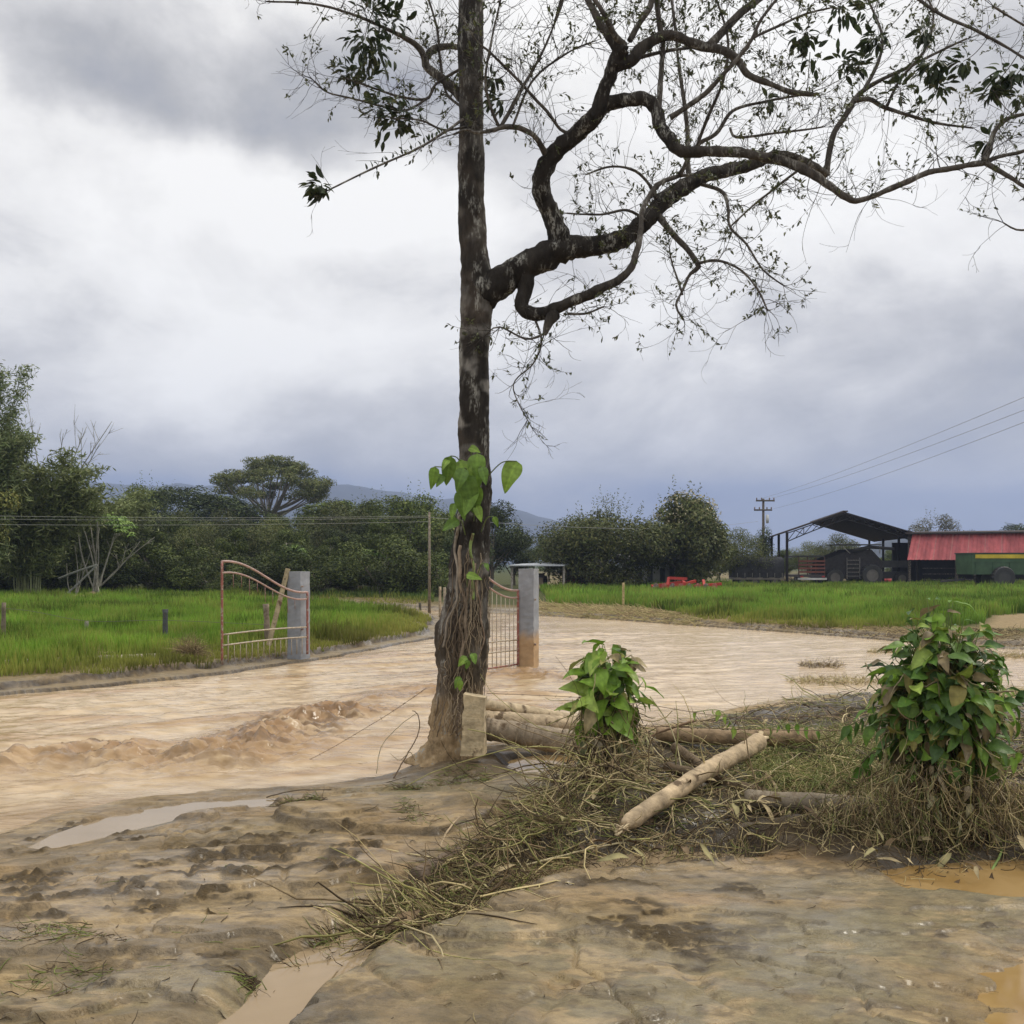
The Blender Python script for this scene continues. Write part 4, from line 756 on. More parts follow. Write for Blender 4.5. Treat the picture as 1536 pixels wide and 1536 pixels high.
leafy_post(W(1405, 1262, 5.85), 1, 'tallest post buried in a wide mound of dark green vine leaves on the right', 860, .365, .31, .83, .55, .125, np.vstack([GREENS[[0, 2, 2, 4, 1, 0, 2, 3, 4]], [[.24, .21, .06], [.20, .155, .08]]]), 34, 1.1, 5, (.03, 0))
# trailing vine pieces between the posts
for (pts_, lab, k, ll, cc) in ([[(1040, 1068, 7.3), (1080, 1066, 7.3), (1100, 1090, 7.2)], 'small leafy vine sprig trailing on the wire right of the centre post', 7, .075, GREENS[3]],
                     [[(1150, 1092, 6.9), (1190, 1085, 6.8), (1225, 1096, 6.7)], 'row of small green leaves hanging over the level brown log', 6, .07, GREENS[0]],
                     [[(1350, 1060, 6.0), (1300, 1075, 6.1), (1262, 1095, 6.2)], 'leafy runner reaching left from the tallest leafy post', 14, .10, GREENS[2]],
                     [[(1350, 1110, 5.9), (1305, 1130, 6.0), (1292, 1150, 6.0)], 'lower leafy runner hanging left of the tallest leafy post', 8, .10, GREENS[2]],
                     [[(1480, 1120, 5.8), (1515, 1135, 5.8), (1545, 1110, 5.8)], 'curling runner with bright leaves right of the tallest leafy post', 7, .10, GREENS[1]]):
    P = np.array([W(*p) for p in pts_]); P, _ = smooth_path(P, np.ones(3), 24); t = thing('vine_runner', tuple(P[0]), lab, 'vine')
    g = MB(); g.tube(P, .003, 5, (.2, .22, .09)); part('stem', g, M_straw, t)
    i = np.linspace(2, 23, k).astype(int); dr = np.stack([R.normal(0, .35, k), R.normal(-.2, .3, k), -np.ones(k)], 1); Ls = ll*R.uniform(.8, 1.3, k)
    g = MB(); leaves(g, P[i], dr, Ls, Ls*.55, R.uniform(.2, .9, k), cc*R.uniform(.8, 1.2, (k, 1)), 'heart', (7, 5), .35, .05); part('foliage', g, M_leafn, t)
for (x, y, d, lab, cc, s_) in [(875, 1178, 6.75, 'muddy pale dead leaf hanging below the centre leafy post', (.36, .33, .22), .14), (968, 1100, 6.9, 'pair of pale yellow leaves hanging right of the centre post', (.45, .42, .22), .10), (1105, 1235, 6.1, 'orange-brown dead leaf hanging under the debris edge', (.24, .14, .04), .12), (772, 1275, 5.55, 'torn green leaf lying on the front of the left straw heap', (.15, .23, .08), .12), (1512, 1215, 5.7, 'bundle of pale dry leaves hanging at the right edge', (.34, .28, .18), .16)]:
    g = MB(); p = W(x, y, d); k = 2 if 'pair' in lab else (4 if 'bundle' in lab else 1)
    leaves(g, np.tile(p, (k, 1))+R.normal(0, .02, (k, 3)), np.stack([R.normal(0, .25, k), -np.ones(k)*.2, -np.ones(k)], 1), s_, s_*.45, .5, cc, 'heart', (9, 5), .4, .1); solo('fallen_leaf', g, M_leafn, lab, 'leaf', loc=tuple(p))
# ================================================================ the big bare tree
D0 = 8.5
def bark_mat():
    m = bpy.data.materials.new('lichen_bark'); m.use_nodes = True; t = m.node_tree; t.nodes.clear()
    b = N('ShaderNodeBsdfPrincipled', t); out = N('ShaderNodeOutputMaterial', t); lk(b.outputs[0], out.inputs[0], t); at = N('ShaderNodeAttribute', t, attribute_name='col'); co = N('ShaderNodeTexCoord', t)
    mp = N('ShaderNodeMapping', t); lk(co.outputs['Object'], mp.inputs[0], t); mp.inputs['Scale'].default_value = (1.6, 1.6, .55)
    def nz(sc_, det=6): n = N('ShaderNodeTexNoise', t); lk(mp.outputs[0], n.inputs['Vector'], t); n.inputs['Scale'].default_value = sc_; n.inputs['Detail'].default_value = det; n.inputs['Roughness'].default_value = .68; return n.outputs['Fac']
    def mrg(x, a, b_, c=0, d=1): r = N('ShaderNodeMapRange', t); lk(x, r.inputs[0], t); r.inputs[1].default_value = a; r.inputs[2].default_value = b_; r.inputs[3].default_value = c; r.inputs[4].default_value = d; return r.outputs[0]
    c = N('ShaderNodeMix', t, data_type='RGBA', blend_type='MULTIPLY'); c.inputs[0].default_value = 1; lk(at.outputs['Color'], c.inputs[6], t); lk(mrg(nz(9), .3, .7, .5, 1.6), c.inputs[7], t)
    l = N('ShaderNodeMix', t, data_type='RGBA'); lk(M2('MULTIPLY', mrg(nz(4.5, 4), .53, .62), mrg(nz(34, 5), .46, .56), None, t), l.inputs[0], t); lk(c.outputs[2], l.inputs[6], t); l.inputs[7].default_value = (.34, .33, .29, 1)
    lk(l.outputs[2], b.inputs['Base Color'], t); b.inputs['Roughness'].default_value = .9; b.inputs['Specular IOR Level'].default_value = .2
    bp = N('ShaderNodeBump', t); bp.inputs['Strength'].default_value = .9; bp.inputs['Distance'].default_value = .03; lk(nz(22, 8), bp.inputs['Height'], t); lk(bp.outputs[0], b.inputs['Normal'], t); return m
M_tree = bark_mat()
tree = thing('bare_tree', tuple(W(684, 1135, D0)), 'tall lichen-spotted tree with crooked spreading branches standing at the flooded river edge', 'tree')
TB = [(710, -330, 32), (707, -60, 36), (706, 60, 36), (706, 130, 36), (707, 200, 36), (707, 300, 38), (711, 380, 44), (716, 430, 50), (714, 480, 48), (712, 560, 46), (711, 640, 46), (712, 700, 48), (712, 760, 50), (706, 830, 56), (703, 890, 62), (698, 930, 70), (694, 970, 72), (694, 1010, 66), (690, 1050, 68), (687, 1090, 74), (685, 1118, 80), (681, 1138, 94), (679, 1152, 108)][::-1]
P, r = trace([(a, b, c, D0) for a, b, c in TB]); m = 420; P, r = smooth_path(P, r, m)
n = 40; z = P[:, 2]
dark = np.array((.034, .029, .024)); pale = np.array((.24, .225, .20)); mudc = np.array((.33, .235, .13)); mid = np.array((.075, .060, .046))
fz = np.interp(z, [.15, .45, .8, 2.2, 2.6, 3.3, 4.2, 7], [1, .85, 0, 0, 0, 0, 0, 0]); 
T_ = np.linspace(0, 2*math.pi, n, endpoint=False)
g = MB(); g.tube(P, r, n, np.ones((m, 3)))
V = g.V[0]; C_ = np.zeros((len(V), 3)); K = m*n
VV = V[:K].reshape(m, n, 3); cen = P[:, None]; dirr = VV-cen; dirr = dirr/np.linalg.norm(dirr, axis=2)[..., None]
th = T_[None, :]
low = sstep(1.7, .3, z)[:, None]
flute = .24*low*np.sin(th*3+.8+z[:, None]*1.2)+.10*low*np.sin(th*5+2+z[:, None]*2.1)
nz_ = fbm3(VV*np.array([10, 10, 4]), 4)*.17+fbm3(VV*np.array([34, 34, 16]), 3)*.09+fbm3(VV*np.array([3, 3, 2.2])+4, 2)*.10
VV2 = cen+dirr*(r[:, None]*(1+nz_*(1+.8*low)+flute))[..., None]; V[:K] = VV2.reshape(-1, 3)
nn = fbm3(VV2*3.2, 3); n2 = fbm3(VV2*9+5, 3)
zz = VV2[..., 2]
c_ = np.broadcast_to(dark, (m, n, 3)).copy()
def mx3(c, q, t): return c*(1-t[..., None])+q*t[..., None]
c_ = mx3(c_, mid, sstep(-.1, .35, nn)*.9)
band = np.exp(-((zz-2.95)/.38)**2)*.9+np.exp(-((zz-3.55)/.3)**2)*.4+np.exp(-((zz-1.3)/.4)**2)*.35+.22
c_ = mx3(c_, pale, np.clip(sstep(-.05, .25, n2+nn*.5-.1)*band, 0, .85))
c_ = mx3(c_, np.array((.15, .115, .075)), sstep(1.5, .6, zz)*.5)
c_ = mx3(c_, mudc, np.clip(sstep(.62, .36, zz+.14*nn+.1*n2)*1.0, 0, .95))
C_[:K] = c_.reshape(-1, 3); C_[K:] = dark; g.C[0] = C_
part('trunk', g, M_tree, tree)
BR = {   # px, py, width, distance
 'L1': [(722, 440, 52.5, 8.5), (742, 428, 50.8, 8.48), (765, 414, 42.6, 8.45), (790, 399, 41.0, 8.42), (820, 384, 41.0, 8.4), (850, 372, 37.7, 8.4), (884, 369, 28.7, 8.45), (920, 363, 27.9, 8.5), (948, 350, 26.2, 8.6), (975, 325, 25.4, 8.7), (1000, 297, 24.6, 8.8), (1030, 279, 23.0, 8.9), (1060, 264, 20.5, 9.0), (1092, 255, 19.7, 9.1), (1118, 250, 18.0, 9.2), (1150, 236, 15.6, 9.3), (1190, 236, 12.3, 9.4), (1222, 250, 11.5, 9.45), (1242, 262, 9.8, 9.5)],
 'L2': [(842, 375, 39.1, 8.4), (836, 350, 34.0, 8.38), (826, 320, 28.9, 8.35), (815, 295, 27.2, 8.3), (812, 270, 27.2, 8.25), (822, 243, 26.3, 8.2), (842, 220, 25.5, 8.15), (870, 198, 25.5, 8.1), (894, 170, 23.8, 8.0), (902, 145, 21.2, 7.95), (913, 118, 20.4, 7.9), (922, 95, 20.4, 7.85), (935, 72, 22.1, 7.8)],
 'L2a': [(894, 172, 21.3, 8.0), (912, 155, 19.7, 8.0), (940, 149, 18.9, 7.95), (968, 151, 18.9, 7.9), (984, 165, 19.7, 7.9), (992, 190, 20.5, 7.85), (1005, 210, 19.7, 7.8), (1022, 226, 18.0, 7.75), (1060, 228, 15.6, 7.7), (1100, 228, 14.8, 7.6), (1140, 234, 14.8, 7.5), (1178, 241, 14.8, 7.45), (1210, 256, 13.9, 7.4), (1240, 275, 11.5, 7.35), (1268, 294, 9.8, 7.3), (1282, 301, 9.0, 7.3), (1310, 294, 8.2, 7.3), (1350, 276, 8.2, 7.25), (1400, 257, 8.2, 7.2), (1450, 248, 8.2, 7.2), (1478, 243, 9.0, 7.2), (1500, 236, 5.7, 7.2), (1540, 225, 4.9, 7.2), (1620, 200, 3.3, 7.1)],
 'L2b': [(935, 78, 22, 7.8), (918, 60, 16, 7.8), (903, 40, 13, 7.8), (890, 15, 10, 7.8), (872, -20, 8, 7.8), (850, -80, 6, 7.8)],
 'L2c': [(925, 98, 18, 7.85), (948, 90, 18, 7.85), (958, 74, 16, 7.85), (985, 58, 15, 7.9), (1012, 54, 14, 7.9), (1040, 66, 14, 7.9), (1065, 71, 13, 7.9), (1090, 78, 12, 7.9), (1108, 92, 11, 7.9), (1122, 112, 10, 7.9), (1160, 128, 8, 7.9), (1190, 138, 8, 7.9), (1224, 142, 6, 7.9)],
 'L2d': [(1062, 70, 13, 7.9), (1085, 47, 13, 7.95), (1112, 20, 12, 8.0), (1142, -5, 10, 8.0), (1190, -50, 8, 8.1)],
 'L2e': [(944, 62, 9, 7.85), (958, 36, 9, 7.85), (974, 10, 9, 7.85), (982, -30, 8, 7.85)],
 'L2f': [(992, 56, 10, 7.9), (988, 30, 8, 7.9), (984, 0, 8, 7.9), (982, -50, 7, 7.9)],
 'L2g': [(928, 100, 8, 7.9), (955, 88, 6, 8.0), (1000, 76, 5, 8.1), (1040, 72, 4, 8.2)],
 'L2h': [(935, 70, 14, 7.8), (920, 50, 9, 7.7), (905, 20, 7, 7.6), (885, -10, 6, 7.6), (868, -30, 5, 7.6)],
 'L3': [(790, 405, 28.9, 8.42), (786, 440, 22.9, 8.4), (783, 462, 21.2, 8.38), (800, 471, 19.6, 8.35), (828, 466, 19.6, 8.3), (858, 452, 15.3, 8.25), (898, 434, 14.4, 8.2), (930, 418, 11.9, 8.15), (948, 400, 10.2, 8.15), (955, 375, 9.3, 8.2), (960, 345, 7.6, 8.3), (964, 315, 7.6, 8.4), (985, 280, 7.6, 8.5), (1010, 266, 6.0, 8.6), (1034, 262, 4.2, 8.6)],
 'L3b': [(832, 470, 20.4, 8.3), (824, 484, 14.4, 8.25), (817, 502, 6.0, 8.25)],
 'L4': [(698, 152, 16, 8.5), (675, 128, 14, 8.6), (648, 106, 12, 8.65), (638, 94, 12, 8.65), (646, 78, 11, 8.7), (668, 70, 9, 8.75), (692, 71, 8, 8.8)],
 'L4b': [(640, 98, 11, 8.65), (630, 74, 9, 8.6), (605, 56, 7, 8.55), (572, 40, 5, 8.5), (530, 22, 4, 8.4), (470, 6, 3.4, 8.3), (400, 2, 2.4, 8.2)],
 'L5': [(822, 238, 12, 8.2), (812, 220, 9, 8.1), (800, 203, 8, 8.0), (782, 192, 8, 7.95), (760, 190, 8, 7.9), (740, 196, 6, 7.85), (715, 199, 4, 7.8), (700, 194, 3, 7.8), (680, 202, 3, 7.8)],
 'L5b': [(752, 190, 6, 7.9), (766, 165, 6, 7.9), (788, 125, 5, 7.95), (808, 88, 4, 8.0), (830, 40, 3, 8.0), (842, -5, 3, 8.0)],
 'L5c': [(750, 192, 5, 7.9), (736, 160, 4.5, 7.8), (728, 120, 4, 7.7), (737, 60, 3, 7.6), (752, -5, 2.5, 7.5)],
 'L5d': [(770, 188, 4, 7.9), (800, 120, 3.5, 8.0), (850, 80, 3, 8.0), (890, 62, 2, 8.0)],
 'L6': [(860, 200, 6, 8.1), (840, 193, 5, 8.1), (812, 158, 5, 8.0), (772, 116, 4.5, 7.9), (736, 79, 4, 7.8), (715, 62, 3.5, 7.8), (690, 20, 3, 7.7)],
 'L7': [(695, 180, 4.5, 8.4), (662, 201, 4, 8.2), (620, 226, 3.4, 8.0), (560, 252, 3, 7.8), (498, 283, 2.4, 7.6)],
 'L8': [(700, 100, 5, 8.5), (655, 125, 4, 8.6), (640, 148, 4, 8.5), (600, 145, 4, 8.4), (560, 132, 3, 8.3), (520, 118, 2.6, 8.2)],
 'L8b': [(640, 148, 4, 8.5), (610, 165, 3.4, 8.4), (575, 160, 3, 8.3), (530, 148, 2.6, 8.3), (490, 138, 2.4, 8.2), (470, 120, 2, 8.2)],
 'L8c': [(700, 165, 4.5, 8.5), (670, 140, 4, 8.6), (660, 90, 4, 8.7), (655, 40, 3.6, 8.7), (640, -10, 3, 8.7)],
 'L8d': [(698, 190, 4, 8.4), (665, 195, 3.4, 8.3), (630, 180, 3, 8.2), (590, 178, 2.6, 8.1)],
 'L9': [(1241, 262, 10, 9.5), (1243, 236, 9, 9.5), (1250, 200, 9, 9.5), (1268, 172, 8, 9.5), (1288, 142, 8, 9.5), (1318, 122, 6, 9.5), (1360, 102, 5, 9.5), (1400, 82, 4, 9.5), (1450, 58, 3, 9.5)],
 'L9b': [(1282, 150, 8, 9.5), (1305, 148, 7, 9.4), (1325, 160, 6, 9.4), (1360, 172, 5, 9.3), (1410, 186, 4, 9.3), (1460, 192, 2.6, 9.2)],
 'L9c': [(1296, 136, 6, 9.5), (1318, 90, 5, 9.6), (1322, 50, 4, 9.6), (1300, -5, 3, 9.7)],
 'L9d': [(1330, 160, 5, 9.4), (1350, 120, 4, 9.3), (1390, 70, 4, 9.2), (1400, 20, 3, 9.2), (1380, -20, 3, 9.2)],
 'L10': [(1476, 243, 12, 7.2), (1484, 218, 8, 7.2), (1492, 195, 7, 7.2), (1512, 177, 6, 7.2), (1545, 170, 5, 7.2), (1600, 160, 4, 7.2)],
 'L10b': [(1478, 244, 9, 7.2), (1498, 256, 7, 7.15), (1520, 268, 6, 7.1), (1545, 285, 5, 7.1), (1590, 300, 3, 7.1)],
 'L11': [(1330, -40, 5, 8.8), (1400, 15, 5, 8.7), (1462, 45, 4.4, 8.6), (1500, 65, 4, 8.6), (1545, 92, 3, 8.5)],
 'L12': [(988, 325, 12, 8.7), (1003, 343, 10, 8.6), (1025, 366, 9, 8.5), (1042, 388, 8, 8.45), (1048, 400, 9, 8.4), (1034, 412, 5, 8.4), (1024, 435, 4, 8.35), (1014, 458, 3.4, 8.3), (1026, 480, 3, 8.3)],
 'L12b': [(1046, 396, 5, 8.4), (1075, 391, 4, 8.3), (1110, 404, 3.4, 8.2), (1135, 432, 3, 8.15), (1150, 462, 2.4, 8.1)],
 'L12c': [(1024, 442, 3.4, 8.35), (1014, 412, 3, 8.4), (1008, 395, 2.6, 8.4), (1004, 372, 2, 8.4)],
 'L13': [(1052, 276, 6, 8.95), (1085, 288, 6, 8.8), (1093, 312, 5, 8.7), (1095, 340, 4, 8.6), (1120, 366, 3.4, 8.5), (1145, 405, 2.8, 8.4), (1175, 428, 2, 8.4)],
 'L13b': [(1198, 255, 4, 7.42), (1165, 280, 3.4, 7.5), (1130, 308, 3, 7.6), (1098, 338, 2.6, 7.7)],
 'L14': [(1035, 274, 10, 8.9), (1032, 240, 8, 8.95), (1032, 200, 7, 9.0), (1026, 150, 6, 9.0), (1020, 110, 5, 9.0), (1015, 60, 4.4, 9.0), (1008, 0, 4, 9.0)],
 'L14b': [(988, 170, 9, 7.9), (990, 130, 8, 7.95), (994, 80, 7, 8.0), (995, 55, 6, 8.0)],
 'L15': [(1005, 176, 9, 7.85), (1032, 160, 8, 7.8), (1062, 138, 8, 7.75), (1084, 112, 7, 7.7), (1108, 85, 6, 7.65), (1128, 58, 5.5, 7.6), (1142, 30, 5, 7.6), (1168, -5, 4.4, 7.6), (1200, -40, 3, 7.6)],
 'L15b': [(1128, 58, 4.4, 7.6), (1165, 40, 4, 7.6), (1205, 22, 3.6, 7.6), (1245, 12, 2.4, 7.6)],
 'L16': [(1020, 262, 7, 8.6), (1045, 220, 6, 8.5), (1075, 200, 6, 8.5), (1100, 165, 5, 8.5), (1150, 152, 4, 8.5), (1205, 142, 3, 8.5)],
 'L16b': [(1045, 222, 5, 8.5), (1060, 180, 5, 8.4), (1085, 120, 4.4, 8.3), (1092, 60, 4, 8.3), (1075, 0, 3, 8.3)],
 'L17': [(1095, 192, 3.6, 8.3), (1102, 205, 4.4, 8.25), (1130, 204, 4, 8.2), (1180, 198, 3.4, 8.2), (1235, 190, 2.4, 8.2)],
 'L18': [(818, 500, 4, 8.25), (790, 508, 3.4, 8.2), (750, 490, 2.6, 8.2), (735, 496, 2.2, 8.2)],
 'L18b': [(800, 474, 4, 8.35), (812, 510, 3, 8.3), (800, 545, 2.4, 8.3), (770, 580, 1.8, 8.3), (797, 640, 1.4, 8.3)],
 'L19': [(852, 470, 4, 8.25), (880, 470, 3.4, 8.2), (905, 460, 2.6, 8.1)],
 'L20': [(972, 335, 5, 8.6), (940, 315, 4, 8.5), (900, 322, 3, 8.4), (850, 320, 2.6, 8.4)],
 'L21': [(984, 300, 6, 8.7), (972, 275, 5, 8.7), (950, 255, 4, 8.6), (915, 250, 3.4, 8.6), (880, 262, 2.6, 8.5)],
 'L22': [(1640, 215, 5, 7.1), (1625, 290, 4, 7.1), (1570, 335, 3.6, 7.1), (1530, 345, 3, 7.1), (1505, 334, 2, 7.1)],
 'L23': [(1640, 190, 5, 7.1), (1610, 80, 4, 7.2), (1540, 40, 3, 7.3), (1490, 10, 3, 7.3)],
 'L24': [(704, -60, 18, 8.5), (660, -100, 14, 8.6), (600, -90, 9, 8.6), (560, -30, 7, 8.6), (550, 10, 4, 8.6)],
 'L25': [(706, -120, 18, 8.5), (780, -150, 12, 8.4), (830, -80, 8, 8.3), (845, -10, 5, 8.3), (830, 40, 3, 8.3)],
}
SRC = []
for k, pts_ in BR.items():
    P, r = trace(pts_); m = max(10, int(sum(math.hypot(pts_[i+1][0]-pts_[i][0], pts_[i+1][1]-pts_[i][1]) for i in range(len(pts_)-1))/ (4 if pts_[0][2] > 16 else 7))); P, r = smooth_path(P, r, m)
    big = pts_[0][2] > 14; wob = fbm3(np.c_[np.linspace(0, m*.11, m), np.full(m, len(k)), P[:, 0]*2], 3)
    P = P+np.c_[wob, np.roll(wob, 5), np.roll(wob, 9)]*np.minimum(r, .02)[:, None]*.7; r = r*(1+.16*fbm(np.linspace(0, m*.25, m), np.full(m, ord(k[-1])), 3, 7)*.6)
    n = 20 if big else 8
    cols_ = np.broadcast_to(dark, (m, 3))*1.0; q = sstep(.055, .02, r)*.75; cols_ = cols_*(1-q[:, None])+np.array((.135, .118, .10))*q[:, None]
    g = MB(); g.tube(P, r, n, cols_*(1+.25*fbm(np.linspace(0, m*.2, m), np.zeros(m), 2, 4))[:, None], rough=.30 if big else .2, rs=18 if big else 25)
    part('branch', g, M_tree, tree); SRC.append((k, P, r))
# twigs: curling shoots from every limb thinner than a wrist
TW = []; LV = []
def shoot(p, d, L, w, gen, curl):
    K = 9; P = [p]; dd_ = d/np.linalg.norm(d); c1 = unit(1)[0]*curl
    for i in range(K-1):
        dd_ = dd_+c1*.16+R.normal(0, .10, 3)+np.array([0, 0, .05]); dd_ /= np.linalg.norm(dd_); P.append(P[-1]+dd_*L/(K-1))
    P = np.array(P); TW.append((P, w, gen)); 
    if gen < 2:
        for _ in range(R.integers(1, 4) if gen == 0 else R.integers(0, 3)):
            i = R.integers(2, K-1); e = P[i]-P[i-1]; e /= np.linalg.norm(e); shoot(P[i], e+R.normal(0, .6, 3), L*R.uniform(.35, .7), w*.65, gen+1, curl)
    if gen >= 1 or R.random() < .5: LV.append(P)
for k, P, r in SRC:
    L_ = np.linalg.norm(np.diff(P, axis=0), axis=1).sum(); thick = r[0]*2*F/8.4 > 22
    cnt = int(L_*(9 if thick else 23)); 
    if k in ('L1', 'L3'): cnt = int(L_*15)
    if k in ('L24', 'L25', 'L22', 'L23'): cnt = int(L_*5)
    if k == 'L7': cnt = int(L_*2)
    for _ in range(cnt):
        i = R.integers(int(len(P)*.12), len(P)-1)
        if r[i]*2*F/8.4 > 36: continue
        e = P[min(i+1, len(P)-1)]-P[i]; e /= np.linalg.norm(e)+1e-9; dirn = e*R.uniform(.1, .9)+unit(1)[0]*np.array([.9, .8, .9])
        dirn[2] += (.25 if k[:3] not in ('L12', 'L13', 'L18', 'L3') else -.35)
        shoot(P[i], dirn, R.uniform(.16, .55) if r[i] < .03 else R.uniform(.12, .42), R.uniform(.0020, .0036), 0, R.uniform(.6, 2.0))
    e = P[-1]-P[-3]
    for _ in range(3): shoot(P[-1], e/np.linalg.norm(e)+R.normal(0, .35, 3), R.uniform(.15, .4), .003, 0, 1.0)
g = MB(); A_ = np.array([t[0] for t in TW]); w_ = np.array([t[1] for t in TW])[:, None]*np.linspace(1, .35, 9)[None]; w_ = np.maximum(w_, .0010)
g.strands(A_, w_, 4, (.055, .046, .038)); g_tw = g
print('twigs', len(TW))
# small sparse leaves on the shoots
LP, LD = [], []
for P in LV:
    x = (P[-1][0]/P[-1][1]*F+768)
    pr = .16 if x < 900 else .24
    if R.random() < pr:
        for i in range(3, 9):
            for _ in range(R.integers(1, 3)):
                LP.append(P[i]+R.normal(0, .004, 3)); e = P[i]-P[i-1]; LD.append(e/np.linalg.norm(e)+R.normal(0, .8, 3))
LP = np.array(LP); LD = np.array(LD); n = len(LP); print('small leaves', n)
g = MB(); Ls = R.uniform(.022, .050, n); leaves(g, LP, LD, Ls, Ls*.42, R.uniform(.1, .8, n), np.array([(.085, .10, .045), (.12, .13, .06), (.06, .075, .035)])[R.integers(0, 3, n)], 'oval', (4, 3), .3, 0)
part('foliage', g, M_leafn, tree)
# rosettes of larger dark leaves at shoot ends
RO = [(560, 12, 34, 26, 8.4), (590, 30, 30, 22, 8.4), (545, 62, 26, 26, 8.4), (560, 80, 30, 20, 8.4), (525, 108, 18, 16, 8.3), (548, 122, 22, 12, 8.3), (568, 158, 26, 24, 8.2), (590, 180, 30, 20, 8.2), (610, 168, 22, 14, 8.2), (478, 278, 20, 20, 7.6), (740, 118, 10, 12, 8.2), (745, 150, 14, 12, 8.2),
      (1205, 55, 20, 22, 7.9), (1215, 78, 20, 8, 7.9), (1266, 15, 24, 20, 8.5), (1268, 92, 20, 20, 8.6), (1290, 100, 14, 8, 8.6), (1312, 60, 18, 26, 8.8), (1385, 50, 14, 14, 8.9), (1400, 100, 22, 28, 8.9), (1410, 128, 18, 16, 8.9), (1445, 92, 18, 16, 8.9), (1500, 118, 22, 20, 7.4), (1525, 112, 14, 12, 7.3), (1528, 142, 10, 8, 7.3), (1490, 135, 16, 12, 7.4), (1300, 15, 20, 10, 8.6), (1350, 130, 20, 10, 8.9), (1480, 212, 10, 6, 7.2), (1150, 150, 10, 8, 8.4), (1340, 140, 30, 10, 9.3), (1380, 158, 30, 12, 9.3)]
LP, LD, LL = [], [], []; ST = []
for (x, y, sp, k, d) in RO:
    k = int(k*2.1); c = W(x, y, d); near = min(((np.linalg.norm(P-c, axis=1).min(), P[np.linalg.norm(P-c, axis=1).argmin()]) for _, P, r in SRC), key=lambda q: q[0])[1]
    tip = c; back = near-tip; ST.append(np.array([near+(tip-near)*q+np.array([0, 0, -.03*math.sin(q*3.14)]) for q in np.linspace(0, 1, 9)])); ax = -back/(np.linalg.norm(back)+1e-9)
    for _ in range(k):
        p = c+R.normal(0, .35, 3)*sp/F*d; v = (p-c)/(np.linalg.norm(p-c)+1e-9)*.9+ax*.6+np.array([0, 0, -.25])+R.normal(0, .35, 3); LP.append(p); LD.append(v); LL.append(R.uniform(.07, .125))
for i in range(46):     # neat row of small leaves along the long left shoot
    q = .18+.62*i/45; P = [s_[1] for s_ in SRC if s_[0] == 'L7'][0]; j = int(q*(len(P)-1)); LP.append(P[j]+np.array([0, 0, .01])); LD.append(np.array([R.normal(-.2, .3), R.normal(0, .4), 1 if i % 5 else -1])); LL.append(R.uniform(.04, .065))
LP = np.array(LP); LD = np.array(LD); LL = np.array(LL); n = len(LP)
g = MB(); leaves(g, LP, LD, LL, LL*.36, R.uniform(.1, .9, n), np.array([(.035, .05, .022), (.05, .07, .03), (.03, .042, .02)])[R.integers(0, 3, n)]*R.uniform(.8, 1.3, (n, 1)), 'oval', (6, 3), .35, .03); part('foliage', g, M_leafn, tree)
g_tw.strands(np.array(ST), np.full((len(ST), 9), .0035), 5, (.09, .075, .06)); part('twigs', g_tw, M_tree, tree)
# ---------------------------------------------------------------- climber on the trunk
cl = thing('climbing_vine', tuple(W(700, 1120, 8.2)), 'large-leaved climbing vine with dangling aerial roots clinging to the tree trunk', 'vine')
TP, TR = trace([(a, b, c, D0) for a, b, c in TB]); TZ = TP[:, 2]
def on_trunk(z, off, push=.0):   # point on the camera-facing bark, off in -1..1
    x = np.interp(z, TZ, TP[:, 0]); r = np.interp(z, TZ, TR); return np.stack([x+off*r, D0-np.sqrt(np.clip(1-off**2, 0, 1))*r*1.05-push, z], -1)
g = MB()
for k in range(96):
    z0 = R.uniform(.7, 1.75) if k % 3 else R.uniform(.4, 1.0); L = R.uniform(.35, 1.5); z1 = max(z0-L, .16+R.random()*.1); K = 26; zs = np.linspace(z0, z1, K); o = np.clip(R.normal(.2, .42)+.16*np.cumsum(R.normal(0, .35, K)), -1.02, 1.02)
    P = on_trunk(zs, np.clip(o, -1, 1), .012+.02*R.random()+.06*np.maximum(0, R.normal(0, .25))*np.sin(np.linspace(0, 3.1, K))+.10*sstep(.55, .2, zs)); P[:, 0] += (np.abs(o) > 1)*.01
    g.tube(P, R.uniform(.0014, .0042), 5, np.array([(.26, .20, .13), (.16, .12, .08), (.34, .27, .18), (.11, .08, .055)])[R.integers(0, 4)]*(1 if z1 > .4 else 1.1))
part('aerial_roots', g, M_straw, cl)
for (zz_, o0, o1, rad, cc) in ((np.linspace(1.75, .75, 50), -.45, .15, .014, (.26, .20, .14)), (np.linspace(1.85, 1.3, 30), .2, .1, .012, (.20, .26, .08)), (np.linspace(2.0, .9, 60), -.7, -.6, .012, (.26, .22, .17)), (np.linspace(1.6, .45, 60), .1, -.1, .010, (.24, .18, .12)), (np.linspace(1.55, .6, 50), .55, .75, .008, (.28, .2, .14))):
    o = np.linspace(o0, o1, len(zz_))+.16*np.sin(zz_*7+rad*900)+.05*np.sin(zz_*21); P = on_trunk(zz_, np.clip(o, -.95, .95), .02); g = MB(); g.tube(P, rad, 8, cc, rough=.3, rs=40); part('stem', g, M_wood, cl)
LG = np.array([(.21, .33, .05), (.17, .29, .045), (.13, .23, .04)])
